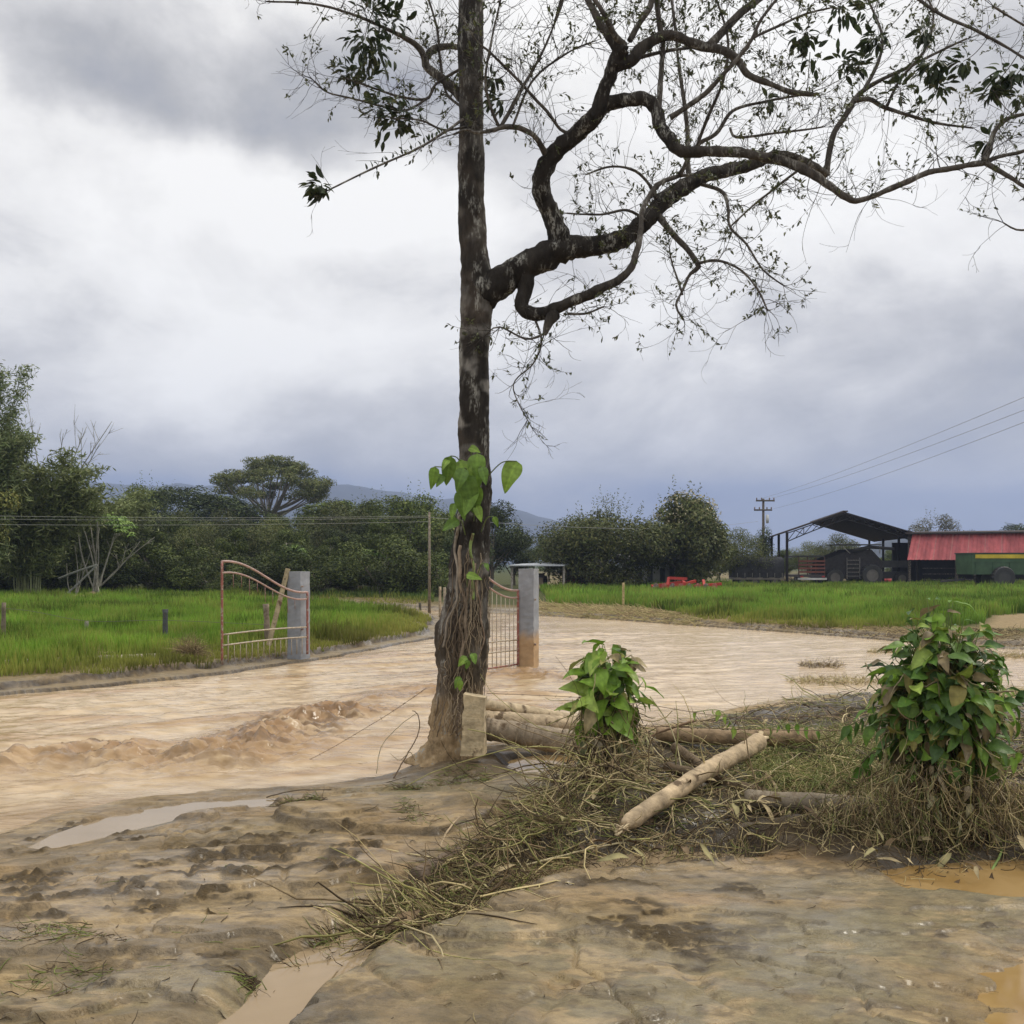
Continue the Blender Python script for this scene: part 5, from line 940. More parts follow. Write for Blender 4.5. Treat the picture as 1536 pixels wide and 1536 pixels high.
def bigleaf(px, py, d, tx, ty, td, L_px, W_px, droop, ci, kind='heart'):
    p = W(px, py, d); q = W(tx, ty, td); g = MB(); leaves(g, [p], [q-p], L_px/F*d, W_px/F*d, droop, LG[ci], kind, (14, 9), .25, .05, .35, upv=(0, -1, .5), jit=.15); part('leaf', g, M_leafn, cl)
    st_ = on_trunk(np.array([p[2]-.12]), np.array([np.clip((p[0]-np.interp(p[2], TZ, TP[:, 0]))*3, -.8, .8)]), .01)[0]; g = MB(); P, _ = smooth_path([st_, (st_+p)/2+np.array([0, -.05, .05]), p], np.ones(3), 12); g.tube(P, .005, 6, (.17, .22, .08)); part('leaf_stalk', g, M_leafn, cl)
for a in [(690, 690, 8.2, 700, 745, 8.15, 62, 34, .5, 0), (716, 680, 8.2, 714, 730, 8.15, 60, 30, .5, 1), (676, 684, 8.1, 668, 730, 8.15, 50, 24, .6, 2), (652, 700, 8.1, 648, 735, 8.1, 36, 18, .5, 1), (664, 712, 8.15, 655, 730, 8.1, 22, 14, .5, 2), (775, 692, 8.3, 758, 728, 8.25, 52, 34, .5, 0), (712, 732, 8.15, 700, 760, 8.1, 46, 26, .4, 1), (700, 712, 8.12, 706, 750, 8.1, 60, 32, .5, 2),
          (716, 728, 8.15, 712, 770, 8.15, 44, 24, .4, 1), (690, 735, 8.15, 694, 775, 8.15, 48, 22, .4, 2), (688, 780, 8.25, 668, 790, 8.2, 30, 20, .6, 2), (704, 672, 8.25, 718, 676, 8.2, 20, 14, .5, 0), (722, 700, 8.15, 730, 724, 8.1, 30, 17, .6, 2), (682, 755, 8.2, 676, 776, 8.15, 26, 14, .7, 1), (714, 758, 8.15, 722, 780, 8.1, 28, 15, .6, 0), (696, 702, 8.1, 684, 735, 8.0, 40, 22, .9, 2), (672, 690, 8.1, 660, 704, 8.0, 20, 12, .8, 0), (740, 775, 8.2, 748, 790, 8.2, 18, 10, .6, 1), (728, 845, 8.15, 734, 858, 8.1, 14, 8, .6, 2), (700, 862, 8.15, 716, 866, 8.1, 26, 14, .4, 0),
          (700, 985, 8.12, 690, 995, 8.1, 20, 14, .5, 0), (708, 980, 8.12, 712, 990, 8.1, 18, 13, .5, 1), (690, 1015, 8.12, 684, 1028, 8.1, 20, 12, .5, 1), (690, 1020, 8.1, 690, 1035, 8.1, 18, 11, .5, 0), (702, 990, 8.1, 700, 1002, 8.1, 15, 10, .5, 2)]: bigleaf(*a)
# ================================================================ distant trees
t = M_leaf.node_tree; pb = [n for n in t.nodes if n.type == 'BSDF_PRINCIPLED'][0]; src = pb.inputs['Base Color'].links[0].from_socket
oi = N('ShaderNodeObjectInfo', t); v1 = M2('MULTIPLY_ADD', oi.outputs['Random'], .7, .68, t); mm1 = N('ShaderNodeMix', t, data_type='RGBA', blend_type='MULTIPLY'); mm1.inputs[0].default_value = 1
lk(src, mm1.inputs[6], t); lk(v1, mm1.inputs[7], t); lk(mm1.outputs[2], pb.inputs['Base Color'], t)
for n_ in t.nodes:
    if n_.type == 'BSDF_TRANSLUCENT': lk(mm1.outputs[2], n_.inputs[0], t)
def quads(mb, P, nrm, s1, s2, col):
    n = len(P); a = unit(n); x = np.cross(nrm, a); x /= np.linalg.norm(x, axis=1)[:, None]+1e-9; y = np.cross(nrm, x); y /= np.linalg.norm(y, axis=1)[:, None]+1e-9
    s1 = np.broadcast_to(s1, (n,))[:, None]; s2 = np.broadcast_to(s2, (n,))[:, None]; k = nrm*s2*.25
    V = np.stack([P-x*s1, P-y*s2*.5+k, P+x*s1*.9-k*.4, P+y*s2*.5+k], 1).reshape(-1, 3); i = np.arange(n)*4
    mb.add(V, np.stack([i, i+1, i+2, i+3], 1), np.repeat(col, 4, axis=0))
DK = np.array([(.036, .052, .016), (.055, .078, .021), (.027, .040, .013), (.078, .098, .026)])
MG = np.array([(.070, .098, .022), (.095, .125, .028), (.050, .070, .019), (.13, .155, .036)])
BG = np.array([(.14, .22, .045), (.18, .26, .06), (.11, .18, .04)])
OL = np.array([(.095, .108, .034), (.08, .098, .03), (.13, .13, .045), (.065, .08, .025)])
def crown(mb, blobs, n, s, pal, flat=1.0, var=.3):
    w = np.array([b[3]**2 for b in blobs]); w = w/w.sum(); idx = R.choice(len(blobs), n, p=w); b = np.array(blobs)[idx]
    u = unit(n); rr = R.uniform(.35, 1.0, n)**.6; lump = 1+.35*fbm3(u*3+b[:, :3], 2)
    P = b[:, :3]+u*(b[:, 3]*rr*lump)[:, None]*np.stack([np.ones(n), np.ones(n), b[:, 4]], 1)
    nr = u+R.normal(0, .6, (n, 3)); nr[:, 2] += .5; nr /= np.linalg.norm(nr, axis=1)[:, None]
    tone = R.uniform(.75, 1.25, len(blobs))[idx]; cc = pal[R.integers(0, len(pal), n)]*(tone*R.uniform(1-var, 1+var, n))[:, None]
    quads(mb, P, nr, s*R.uniform(.6, 1.25, n), s*R.uniform(.5, 1.0, n), cc)
def limbs(mb, targets, h0, r0, col, forks=2):
    for tt_ in targets:
        b = np.array([R.normal(0, .06), R.normal(0, .06), h0*R.uniform(.55, 1)]); tt_ = np.array(tt_); mid = b+(tt_-b)*.5+np.array([0, 0, .08*np.linalg.norm(tt_-b)])+R.normal(0, .12, 3)
        P, r = smooth_path([b, mid, tt_], np.array([r0*.55, r0*.35, r0*.12]), 14); mb.tube(P, r, 6, col)
        for _ in range(forks):
            i = R.integers(5, 12); e = P[i]+unit(1)[0]*np.array([1, 1, .6])*.28*np.linalg.norm(tt_-b); Q, q = smooth_path([P[i], (P[i]+e)/2+[0, 0, .1], e], np.array([r[i]*.7, r[i]*.5, .012]), 8); mb.tube(Q, q, 5, col)
def ftree(name, lab, cat, h, w, nb, n, s, pal, base=.3, trunk=.16, col=(.16, .14, .11), flat=.8, spread=1.0, sprays=0, group=None, gap=.0, lz=.5):
    o = thing(name, (0, 0, 0), lab, cat, group); blobs = []
    for i in range(nb):
        u = unit(1)[0]; q = R.uniform(.35, 1.0)**.5; z = base*h+(h*(1-base))*(lz+.42*u[2]*q); rad = w*R.uniform(.16, .30)*(1-.25*abs(u[2]))
        wz = math.sin(math.pi*np.clip((z/h-base)/(1-base)*.85+.1, .08, 1))**.6
        blobs.append((u[0]*w*.5*q*wz*spread, u[1]*w*.5*q*wz*spread, min(z, h-rad*flat*.8), rad, flat))
    g = MB(); K = 12; zz = np.linspace(-.2, h*(base+.25), K); P = np.c_[.12*w*.3*np.sin(zz*.9), .1*np.cos(zz*.7), zz]; g.tube(P, np.linspace(trunk*1.2, trunk*.55, K), 8, col, rough=.15, rs=4)
    limbs(g, [b[:3] for b in blobs[:9]], h*(base+.1), trunk, col); part('trunk', g, M_bark, o)
    g = MB(); crown(g, blobs, n, s, pal)
    if sprays:
        m = sprays; a = R.random(m)*6.28; q = np.sqrt(R.random(m)); P0 = np.stack([np.cos(a)*w*.42*q, np.sin(a)*w*.42*q, h*(1-.30*q**2)-R.random(m)*.25*h], 1); L = R.uniform(.10, .22, m)*h
        dr = np.stack([np.cos(a)*.35*q, np.sin(a)*.35*q, np.ones(m)], 1)
        for k in range(9): pp = P0+dr*(L*k/9)[:, None]; quads(g, pp+R.normal(0, .06, (m, 3)), unit(m), s*.8, s*.5, pal[R.integers(0, len(pal), m)]*1.15)
    part('crown', g, M_leaf, o); return o
def umbrella(name, lab, h, w, n, s, pal, trunk=.35):
    o = thing(name, (0, 0, 0), lab, 'tree'); blobs = []
    for i in range(70):
        a = R.random()*6.28; q = math.sqrt(R.random()); x, y = math.cos(a)*w*.48*q, math.sin(a)*w*.48*q; z = h*(1-.06-.20*q**2)-R.uniform(0, .16)*h*(.4+q*.6); blobs.append((x, y, z, w*R.uniform(.07, .13), .38))
    g = MB(); K = 10; zz = np.linspace(-.2, h*.5, K); g.tube(np.c_[.15*np.sin(zz*.5), 0*zz, zz], np.linspace(trunk, trunk*.7, K), 10, (.20, .18, .15), rough=.12, rs=3)
    for b in blobs[:26]:
        b0 = np.array([0, 0, h*R.uniform(.38, .52)]); e = np.array(b[:3]); P, r = smooth_path([b0, b0+(e-b0)*np.array([.55, .55, .45])+R.normal(0, .1, 3), e], np.array([trunk*.42, trunk*.22, .03]), 14); g.tube(P, r, 6, (.17, .155, .13))
    part('trunk', g, M_bark, o); g = MB(); crown(g, blobs, n, s, pal, var=.25); part('crown', g, M_leaf, o); return o
def plume(name, lab, h, w, nc, per, s, pal, cat='bamboo', culm=.03, colc=(.22, .24, .12), arch=.5, group=None):
    o = thing(name, (0, 0, 0), lab, cat, group); g = MB(); f = MB(); PP, CC = [], []
    for i in range(nc):
        a = R.random()*6.28; L = h*R.uniform(.65, 1.05); K = 16; q = np.linspace(0, 1, K); b = np.array([math.cos(a), math.sin(a)])*R.random()*.12*w; out = w*.5*R.uniform(.3, 1)*arch
        P = np.stack([b[0]+math.cos(a)*out*q**2.4, b[1]+math.sin(a)*out*q**2.4, L*(q-.14*arch*q**4)], 1)+R.normal(0, .01, (K, 3)); g.tube(P, np.linspace(culm, culm*.2, K), 5, colc)
        m = per; qi = R.uniform(.18, 1, m)**.8; pp = np.stack([np.interp(qi, q, P[:, k]) for k in range(3)], 1); cl_k = R.integers(0, 14, m); off = unit(14)*np.array([.11, .11, .05])*w; pp = pp+off[cl_k]*R.uniform(.2, 1, (m, 1))*(1-.2*qi[:, None])+R.normal(0, .03*w, (m, 3))*np.array([1, 1, .6]); pp[:, 2] -= .02*h*R.random(m); PP.append(pp); CC.append(pal[R.integers(0, len(pal), m)]*R.uniform(.7, 1.3, (m, 1)))
    part('culms', g, M_bark, o); P = np.vstack(PP); n = len(P); nr = unit(n); quads(f, P, nr, s*R.uniform(.6, 1.2, n), s*.35, np.vstack(CC)); part('foliage', f, M_leaf, o); return o
protos = {}
protos['A'] = ftree('broadleaf_tree', '', 'tree', 7.0, 5.2, 26, 12000, .11, DK, base=.12)
protos['B'] = ftree('broadleaf_tree', '', 'tree', 7.0, 4.6, 22, 11000, .12, MG, base=.18, sprays=60)
protos['C'] = ftree('broadleaf_tree', '', 'tree', 6.5, 6.0, 30, 13000, .10, OL, base=.15)
protos['D'] = ftree('shrub', '', 'shrub', 2.6, 3.2, 16, 6500, .075, MG, base=.0, trunk=.05)
protos['E'] = ftree('shrub', '', 'shrub', 3.0, 3.0, 16, 6500, .085, DK, base=.0, trunk=.05)
protos['F'] = ftree('slender_tree', '', 'tree', 6.0, 3.0, 13, 4200, .12, MG, base=.5, trunk=.07, col=(.34, .32, .27))
USED = set()
def put(k, px, top, d, lab, wf=1.0, group=None, rz=None):
    p = protos[k]; ref = {'A': 7.0, 'B': 7.0, 'C': 6.5, 'D': 2.6, 'E': 3.0, 'F': 6.0}[k]; s = ((845-top)/F*d+H)/ref; x = (px-768)/F*d; rz = R.random()*6.28 if rz is None else rz
    if k not in USED:
        USED.add(k); p.location = (x, d, 0); p.scale = (s*wf, s*wf, s); p.rotation_euler = (0, 0, rz); p['label'] = lab
        if group: p['group'] = group
        return p
    o = dup(p, (x, d, 0), rz, (s*wf, s*wf, s), lab, group)
    if not group and 'group' in o: del o['group']
    return o
GB = 'trees of the dark forest wall behind the left field'; LB = {'A': 'dense dark green tree merging into the forest wall behind the left field', 'B': 'mid green broadleaf tree in the forest wall behind the left field', 'C': 'olive green spreading tree in the forest wall behind the left field', 'F': 'slender pale-stemmed tree in the shade of the forest wall'}
LS = {'D': 'mid green shrub at the foot of the forest wall', 'E': 'dark leafy shrub at the foot of the forest wall'}
rr_ = random.Random(5)
for i, px in enumerate(range(-420, 690, 46)):
    k = 'ABCACBA'[i % 7]; put(k, px+rr_.uniform(-12, 12), 770+rr_.uniform(-8, 22), 58+rr_.uniform(-3, 4), LB[k], 1.05, GB+' '+k)
for i, px in enumerate(range(-400, 690, 62)):
    k = 'CBAC'[i % 4]; put(k, px+rr_.uniform(-12, 12), 756+rr_.uniform(-6, 12), 72+rr_.uniform(-3, 4), LB[k], 1.0, GB+' '+k)
for i, px in enumerate(range(-400, 680, 44)):
    k = 'DE'[i % 2]; put(k, px+rr_.uniform(-12, 12), 825+rr_.uniform(-22, 14), 50+rr_.uniform(-2, 2), LS[k], 1.25, 'shrubs at the foot of the forest wall '+k)
for i, px in enumerate(range(-120, 640, 70)):
    put('F', px+rr_.uniform(-20, 20), 790+rr_.uniform(-15, 15), 52, LB['F'], .8, GB+' slender')
put('A', 290, 722, 84, 'dark flat-topped tree rising over the forest left of the umbrella tree', 1.5); put('B', 222, 722, 88, 'bluish green tree top left of the dark flat-topped tree', 1.0); put('A', 352, 738, 90, 'dark tree directly below the umbrella crown', 1.3)
put('B', 618, 736, 60, 'tall leafy tree with ragged top right of the umbrella tree, beside the pole', 1.15); put('B', 560, 744, 66, 'leafy green tree between the umbrella tree and the ragged-topped tree', 1.0); put('C', 505, 748, 64, 'lower rounded tree just right of the umbrella tree', 1.0); put('F', 500, 742, 70, 'thin sparse tree top showing above the canopy right of the umbrella tree', 1.3)
put('A', 735, 742, 66, 'dark crown reaching out behind the right side of the trunk', 1.0); put('A', 690, 790, 64, 'dark low tree hidden behind the bare trunk', 1.3); put('A', 770, 792, 72, 'dark tree behind the small open shelter', 1.1); put('B', 822, 800, 85, 'hazy green tree behind the right end of the small shelter', 1.0)
put('C', 858, 790, 74, 'olive bush at the left shoulder of the big bushy tree', 1.0)
put('D', 345, 860, 47.5, 'rounded shrub standing behind the top of the open gate', 1.3)
big = ftree('bushy_tree', 'wide bushy tree with upright sprays on top standing right of the small shelter', 'tree', 6.2, 7.0, 60, 34000, .13, OL*1.25, base=.0, trunk=.2, sprays=110, flat=.9, lz=.42)
s_ = ((845-752)/F*60+H)/6.2; big.location = ((912-768)/F*60, 60, 0); big.scale = (s_*1.05, s_, s_)
fl = ftree('flowering_tree', 'tall tree with pale tufts in its crown right of the bushy tree', 'tree', 6.8, 5.2, 44, 24000, .15, OL*1.2, base=.05, trunk=.2, sprays=40, lz=.45)
s_ = ((845-733)/F*62+H)/6.8; fl.location = ((1030-768)/F*62, 62, 0); fl.scale = (s_, s_, s_)
g = MB(); n = 700; a = unit(n); P = np.array([0, 0, 4.6])+a*np.array([2.3, 2.3, 2.1])*R.uniform(.85, 1.05, (n, 1)); P = P[P[:, 2] > 3.6]; quads(g, P, unit(len(P)), .10, .12, np.tile((.36, .32, .20), (len(P), 1))); part('flowers', g, M_leaf, fl)['kind'] = 'stuff'
put('C', 1112, 792, 68, 'rounded lighter tree left of the utility pole', 1.05); put('B', 1080, 800, 75, 'green tree between the flowering tree and the utility pole', 1.0)
for px, tp, d, k, lab in [(1215, 812, 100, 'C', 'pale green tree seen through the open shed, left'), (1260, 800, 95, 'C', 'olive tree seen in the middle of the open shed'), (1340, 822, 100, 'B', 'green tree seen through the right of the open shed'), (1180, 822, 96, 'B', 'green tree behind the left columns of the open shed'), (1300, 828, 98, 'A', 'low green tree behind the machinery of the open shed'),
                      (1528, 781, 108, 'A', 'dark tree top over the red roof at the right edge'), (1445, 792, 118, 'A', 'small dark tree top over the middle of the red roof'), (1620, 780, 110, 'C', 'tree past the right edge behind the red roof'), (1380, 815, 105, 'C', 'tree behind the left end of the red shed'), (1750, 790, 110, 'B', 'far tree out to the right behind the red shed')]: put(k, px, tp, d, lab, 1.2)
sp = ftree('sparse_tree', 'pale sparse tree standing above the left end of the red shed roof', 'tree', 8, 5.5, 12, 2600, .14, np.array([(.20, .19, .13), (.14, .15, .09)]), base=.45, trunk=.15, sprays=30)
s_ = ((845-768)/F*115+H)/8; sp.location = ((1400-768)/F*115, 115, 0); sp.scale = (s_, s_, s_)
um = umbrella('umbrella_tree', 'tall umbrella-shaped tree with flat layered crown rising above the forest', 12.6, 11.5, 24000, .13, OL*1.35)
s_ = ((845-672)/F*95+H)/12.6; um.location = ((402-768)/F*95, 95, 0); um.scale = (s_*.95, s_*.95, s_)
# bright big-leaved tree and pale stems at the left
def palmate(name, lab, px, base_y, top, wpx, nleaf, d, stems, seed):
    o = thing(name, G(px, base_y, 0)*0+np.array([(px-768)/F*d, d, 0]), lab, 'tree'); c = np.array(o.location); h = (845-top)/F*d+H; w = wpx/F*d; g = MB(); ends = []
    for i in range(stems):
        e = c+np.array([R.uniform(-.4, .4)*w, R.uniform(-.3, .3), h*R.uniform(.72, .9)]); P, r = smooth_path([c+[R.normal(0, .1), 0, -.1], (c+e)/2+[R.normal(0, .1), 0, 0], e], np.array([.05, .035, .018]), 14); g.tube(P, r, 6, (.38, .36, .30)); ends.append(e)
    part('stems', g, M_bark, o); g = MB(); q = R.uniform(-1, 1, nleaf); P = c+np.stack([q*w*.5, R.uniform(-.35, .35, nleaf)*w, h*(.84+.16*np.sqrt(1-q**2)*R.uniform(.1, 1, nleaf))-.2*h*np.maximum(0, q)], 1)
    for k in range(7):
        a = k/7*6.28; leaves(g, P, np.stack([np.cos(a+0*q), np.sin(a+0*q), -.25+0*q], 1)+R.normal(0, .1, (nleaf, 3)), .26, .09, .9, BG[R.integers(0, 3, nleaf)]*R.uniform(.7, 1.15, (nleaf, 1)), 'oval', (4, 3), .3, 0)
    part('crown', g, M_leaf, o); return o
palmate('big_leaf_tree', 'bright green big-leaved tree on thin pale stems at the edge of the left wood', 145, 905, 750, 105, 120, 46, 7, 1)
palmate('big_leaf_tree', 'small bright-leaved tree with forked white stem behind the small grass strip', 562, 886, 822, 60, 34, 52, 3, 2)
palmate('big_leaf_tree', 'pair of thin yellowish saplings above the left gate pillar', 447, 880, 812, 26, 14, 50, 2, 3)
bl = plume('bamboo_clump', 'tall feathery bamboo towering at the left edge', 12.0, 5.0, 30, 1300, .16, np.array([(.16, .20, .08), (.13, .17, .065), (.20, .22, .10)]), arch=.7); bl.location = ((-22-768)/F*40, 40, 0); bl.scale = (.92, .92, .92)
bl2 = plume('bamboo_clump', 'lower arching bamboo thicket right of the tall bamboo', 7.0, 5.5, 30, 1000, .17, np.array([(.16, .19, .07), (.12, .15, .05), (.20, .22, .09)]), arch=1.1); bl2.location = ((40-768)/F*43, 43, 0); bl2.scale = (1.25, 1.1, 1.05)
bl3 = dup(bl2, ((130-768)/F*50, 50, 0), 1.0, (1.1, 1.0, .90), 'rounded bamboo thicket behind the bright big-leaved tree')
bl4 = dup(bl2, ((-220-768)/F*46, 46, 0), 2.0, (1.1, 1.1, 1.1), 'bamboo thicket beyond the left edge')
yb = ftree('yellowing_tree', 'small yellow-green tree at the far left edge', 'tree', 5.5, 3.0, 12, 5000, .09, np.array([(.22, .21, .06), (.16, .18, .05)]), base=.3, trunk=.06); yb.location = ((-2-768)/F*41, 40, 0); yb.scale = (.85, .85, .97)
def bare(name, lab, base, tips, r0, col, n2=5):
    o = thing(name, tuple(base), lab, 'tree'); g = MB()
    for tip in tips:
        tip = np.array(tip); b = np.array(base); P, r = smooth_path([b, b+(tip-b)*.5+R.normal(0, .15, 3), tip], np.array([r0, r0*.6, .012]), 20); g.tube(P, r, 6, col)
        for _ in range(n2):
            i = R.integers(6, 18); L = np.linalg.norm(tip-b)*R.uniform(.08, .2); dd_ = (tip-b)/np.linalg.norm(tip-b)+R.normal(0, .4, 3); dd_[2] += .05; Q = np.array([P[i]+dd_*L*q+np.array([0, 0, .08*q*q]) for q in np.linspace(0, 1, 7)]); g.tube(Q, np.linspace(r[i]*.6, .007, 7), 4, col)
            for _ in range(3):
                j = R.integers(2, 6); d2 = dd_+R.normal(0, .5, 3); Q2 = np.array([Q[j]+d2*L*.4*q for q in np.linspace(0, 1, 5)]); g.tube(Q2, np.linspace(.010, .006, 5), 3, col)
    part('branches', g, M_bark, o)
bare('leafless_tree', 'grey leafless tree slanting up right above the bamboo thicket', W(62, 800, 47), [W(168, 632, 47), W(130, 640, 48), W(95, 650, 46), W(150, 665, 46), W(45, 625, 47)], .05, (.24, .235, .20), 6)
bare('leafless_tree', 'low pale dead branches under the bright big-leaved tree', W(150, 880, 47), [W(232, 806, 47), W(210, 812, 47), W(140, 818, 46), (W(175, 800, 47))], .04, (.34, .32, .27), 3)
bare('leafless_tree', 'thin bare saplings at the foot of the bright big-leaved tree', W(112, 903, 45.2), [W(124, 835, 45.2), W(100, 845, 45.2), W(135, 830, 45.4), W(112, 820, 45)], .035, (.38, .36, .30), 1)
for a, b, lab in [((88, 868), (146, 847), 'upper pale fallen pole resting across the saplings at left'), ((90, 900), (146, 847), 'lower pale fallen pole slanting up through the saplings at left')]:
    A2, B2 = W(*a, 45), W(*b, 45); m = 12; q = np.linspace(0, 1, m)[:, None]; g = MB(); g.tube(A2*(1-q)+B2*q+np.array([0, 0, .03])*np.sin(q*3.14)*(-1 if 'lower' in lab else 1), .045, 6, (.42, .42, .38)); solo('fallen_pole', g, M_wood, lab, 'pole', loc=tuple(A2))
put('D', 30, 890, 46, 'low shrub below the bamboo at the left edge', 1.4)
# scraps of pale debris in the back of the left field
for px, py, w_, lab in [(118, 903, .9, 'pile of brown dirt at the foot of the pale saplings'), (140, 898, .6, 'small reddish dirt mound right of the pale saplings'), (270, 884, .5, 'pale broken stump heap at the back of the left field')]:
    c = G(px, py, 0); m = 14; a = np.linspace(0, 6.283, m, endpoint=False); g = MB(); V = []
    for r_ in np.linspace(1, .05, 6): V.append(np.c_[c[0]+np.cos(a)*w_*r_*R.uniform(.85, 1.15, m), c[1]+np.sin(a)*w_*.6*r_, c[2]+(1-r_**2)*.30*R.uniform(.7, 1.2, m)])
    V = np.vstack(V); F_ = [[r_*m+j, r_*m+(j+1) % m, (r_+1)*m+(j+1) % m, (r_+1)*m+j] for r_ in range(5) for j in range(m)]; g.add(V, [np.array(F_)], (.28, .21, .13)); solo('dirt_mound', g, M_conc, lab, 'mound', loc=tuple(c))
# ================================================================ poles and cables
def upole(px, basey, topy, lab, arms, vine=False, rad=.11, col=(.10, .085, .07)):
    c = G(px, basey, 0); d = c[1]; top = W(px, topy, d); o = thing('utility_pole', tuple(c), lab, 'utility pole'); g = MB(); g.tube(np.array([c-[0, 0, .3], (c+top)/2, top]), [rad, rad*.85, rad*.7], 10, col); part('pole', g, M_wood, o)
    for (y, x0, x1) in arms:
        a, b = W(x0, y, d-.12), W(x1, y, d-.12); g = MB(); g.beam(a, b, .10, .12, col); part('crossarm', g, M_wood, o)
        for q in (0.04, .3, .72, .96):
            p = a*(1-q)+b*q; g = MB(); g.tube(np.array([p+[0, 0, .05], p+[0, 0, .12], p+[0, 0, .20], p+[0, 0, .24]]), [.03, .055, .045, .02], 8, (.16, .12, .10)); part('insulator', g, M_paint, o)
    return o, c, top
p2, c2, t2 = upole(1145, 876, 748, 'wooden utility pole with two crossarms left of the open shed', [(751, 1134, 1162), (765, 1131, 1158)], rad=.13)
g = MB(); p = W(1151, 778, c2[1]-.2); g.tube(np.array([p-[0, 0, .35], p, p+[0, 0, .3]]), [.1, .13, .1], 8, (.55, .56, .55)); part('lamp_housing', g, M_paint, p2)
vp = thing('vine_column', (c2[0], c2[1], 0), 'dark climbing greenery wrapped round the foot of the right utility pole', 'vine'); g = MB(); crown(g, [(c2[0]+R.normal(0, .1), c2[1]-.1, z, .42+.25*R.random(), 1.3) for z in np.linspace(.3, 3.7, 9)], 3800, .09, DK); part('foliage', g, M_leaf, vp)
p1_, c1_, t1_ = upole(644, 912, 768, 'thin bare utility pole left of the trunk', [], rad=.055, col=(.20, .17, .13))
def cable(a, b, sag, lab, r=.012, col=(.07, .07, .075), grp=None):
    q = np.linspace(0, 1, 40)[:, None]; P = np.array(a)*(1-q)+np.array(b)*q-np.array([0, 0, 1])*4*sag*q*(1-q); g = MB(); g.tube(P, r, 4, col); solo('power_cable', g, M_wire, lab, 'cable', grp, loc=tuple(P[0]))
for i, (x, y, ey, lab) in enumerate([(1137, 749, 556, 'topmost power cable rising to the upper right'), (1150, 749, 575, 'middle power cable rising to the upper right'), (1160, 763, 592, 'lowest power cable rising to the upper right')]):
    e = W(1560+i*3, ey, 26); s0 = W(x, y, c2[1]-.12); e = s0+(e-s0)*1.6; cable(s0, e, .55, lab, .0065, (.20, .20, .21))
for i, (dy, y0, lab) in enumerate([(0, 768, 'highest pair of pale cables crossing in front of the left wood'), (3, 774, 'second pale cable in front of the left wood'), (12, 783, 'lowest pale cable in front of the left wood')]):
    cable(W(644, 774+dy*.7, 39.5), W(-300, y0, 33), .12, lab, .006, (.30, .30, .27))
cable(W(644, 776, 39.6), W(1137, 782, c2[1]), .5, 'faint cable spanning between the two utility poles', .009, (.25, .25, .25))
# ================================================================ farm buildings
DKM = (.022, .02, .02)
sh = thing('open_shed', (22.8, 70, 0), 'open-sided barn with a low dark gable roof on thin columns', 'shed')
FLc, FRc, BLc, BRc = np.array((18.7, 68.)), np.array((28.6, 70.6)), np.array((21.8, 86.)), np.array((31.8, 89.))
ez, rzz = 3.72, 5.15
def P3(a, z): return np.array((a[0], a[1], z))
rf = FLc*.56+FRc*.44; rb_ = BLc*.56+BRc*.44
def slab(mb, a, b, c, d_, th, col): # quad a,b,c,d with thickness
    a, b, c, d_ = map(np.array, (a, b, c, d_)); n = np.cross(b-a, d_-a); n = n/np.linalg.norm(n)*th
    mb.add([a, b, c, d_, a-n, b-n, c-n, d_-n], [[0, 1, 2, 3], [7, 6, 5, 4], [0, 4, 5, 1], [1, 5, 6, 2], [2, 6, 7, 3], [3, 7, 4, 0]], col)
def corr(mb, a, b, c, d_, amp, waves, col, var=0, stripes=None):   # corrugated sheet: a->b along the run, a->d down the slope
    a, b, c, d_ = map(np.array, (a, b, c, d_)); n = np.cross(b-a, d_-a); n = n/np.linalg.norm(n); m = waves*4+1; V = []; C_ = []
    for j in range(2):
        for i in range(m):
            q = i/(m-1); p = (a*(1-q)+b*q) if j == 0 else (d_*(1-q)+c*q); V.append(p+n*amp*math.sin(i*math.pi/2))
            cc = np.array(col)*(1+var*float(fbm(np.array([q*40]), np.array([a[2]]), 2, 3)[0]))
            if stripes is not None:
                for s0, s1, sc2 in stripes:
                    if s0 < q < s1: cc = np.array(sc2)
            C_.append(cc)
    V2 = [p-n*.015 for p in V]; g1 = mb.grid(np.array(V), 2, m, np.array(C_)); mb.grid(np.array(V2), 2, m, np.array(C_))
ov = .35
for nm, A_, B2 in (('roof_slope', FLc, BLc), ('roof_slope', FRc, BRc)):
    g = MB(); A3 = A_+(A_-rf)*.09; B3 = B2+(B2-rb_)*.09
    dz = -(rzz-ez)*.09; slab(g, P3(A3, ez+dz), P3(B3, ez+dz), P3(rb_, rzz), P3(rf, rzz), .09, (.035, .028, .025)); part(nm, g, M_bark, sh, smooth=False)
g = MB(); g.beam(P3(rf, rzz+.06), P3(rb_, rzz+.06), .35, .08, (.08, .06, .05)); part('ridge_cap', g, M_paint, sh, smooth=False)
def truss(o, A, B2, C, nseg=16):
    g = MB(); pts_t, pts_b = [], []
    for i in range(nseg+1):
        q = i/nseg; P = A*(1-q)+B2*q; k = q/.44 if q < .44 else (1-q)/.56; z = ez+(rzz-ez)*k-.08; pts_t.append(P3(P, z)); pts_b.append(P3(P, z-.32-.10*k+(-.25)*(1-k)**2))
    for i in range(nseg): g.beam(pts_t[i], pts_t[i+1], .06, .06, DKM); g.beam(pts_b[i], pts_b[i+1], .06, .06, DKM); g.beam(pts_t[i], pts_b[i+1] if i % 2 else pts_b[i], .04, .04, DKM); g.beam(pts_b[i], pts_t[i+1], .035, .035, DKM)
    part('truss', g, M_bark, o, smooth=False)
for q in (0,): truss(sh, FLc*(1-q)+BLc*q, FRc*(1-q)+BRc*q, None)
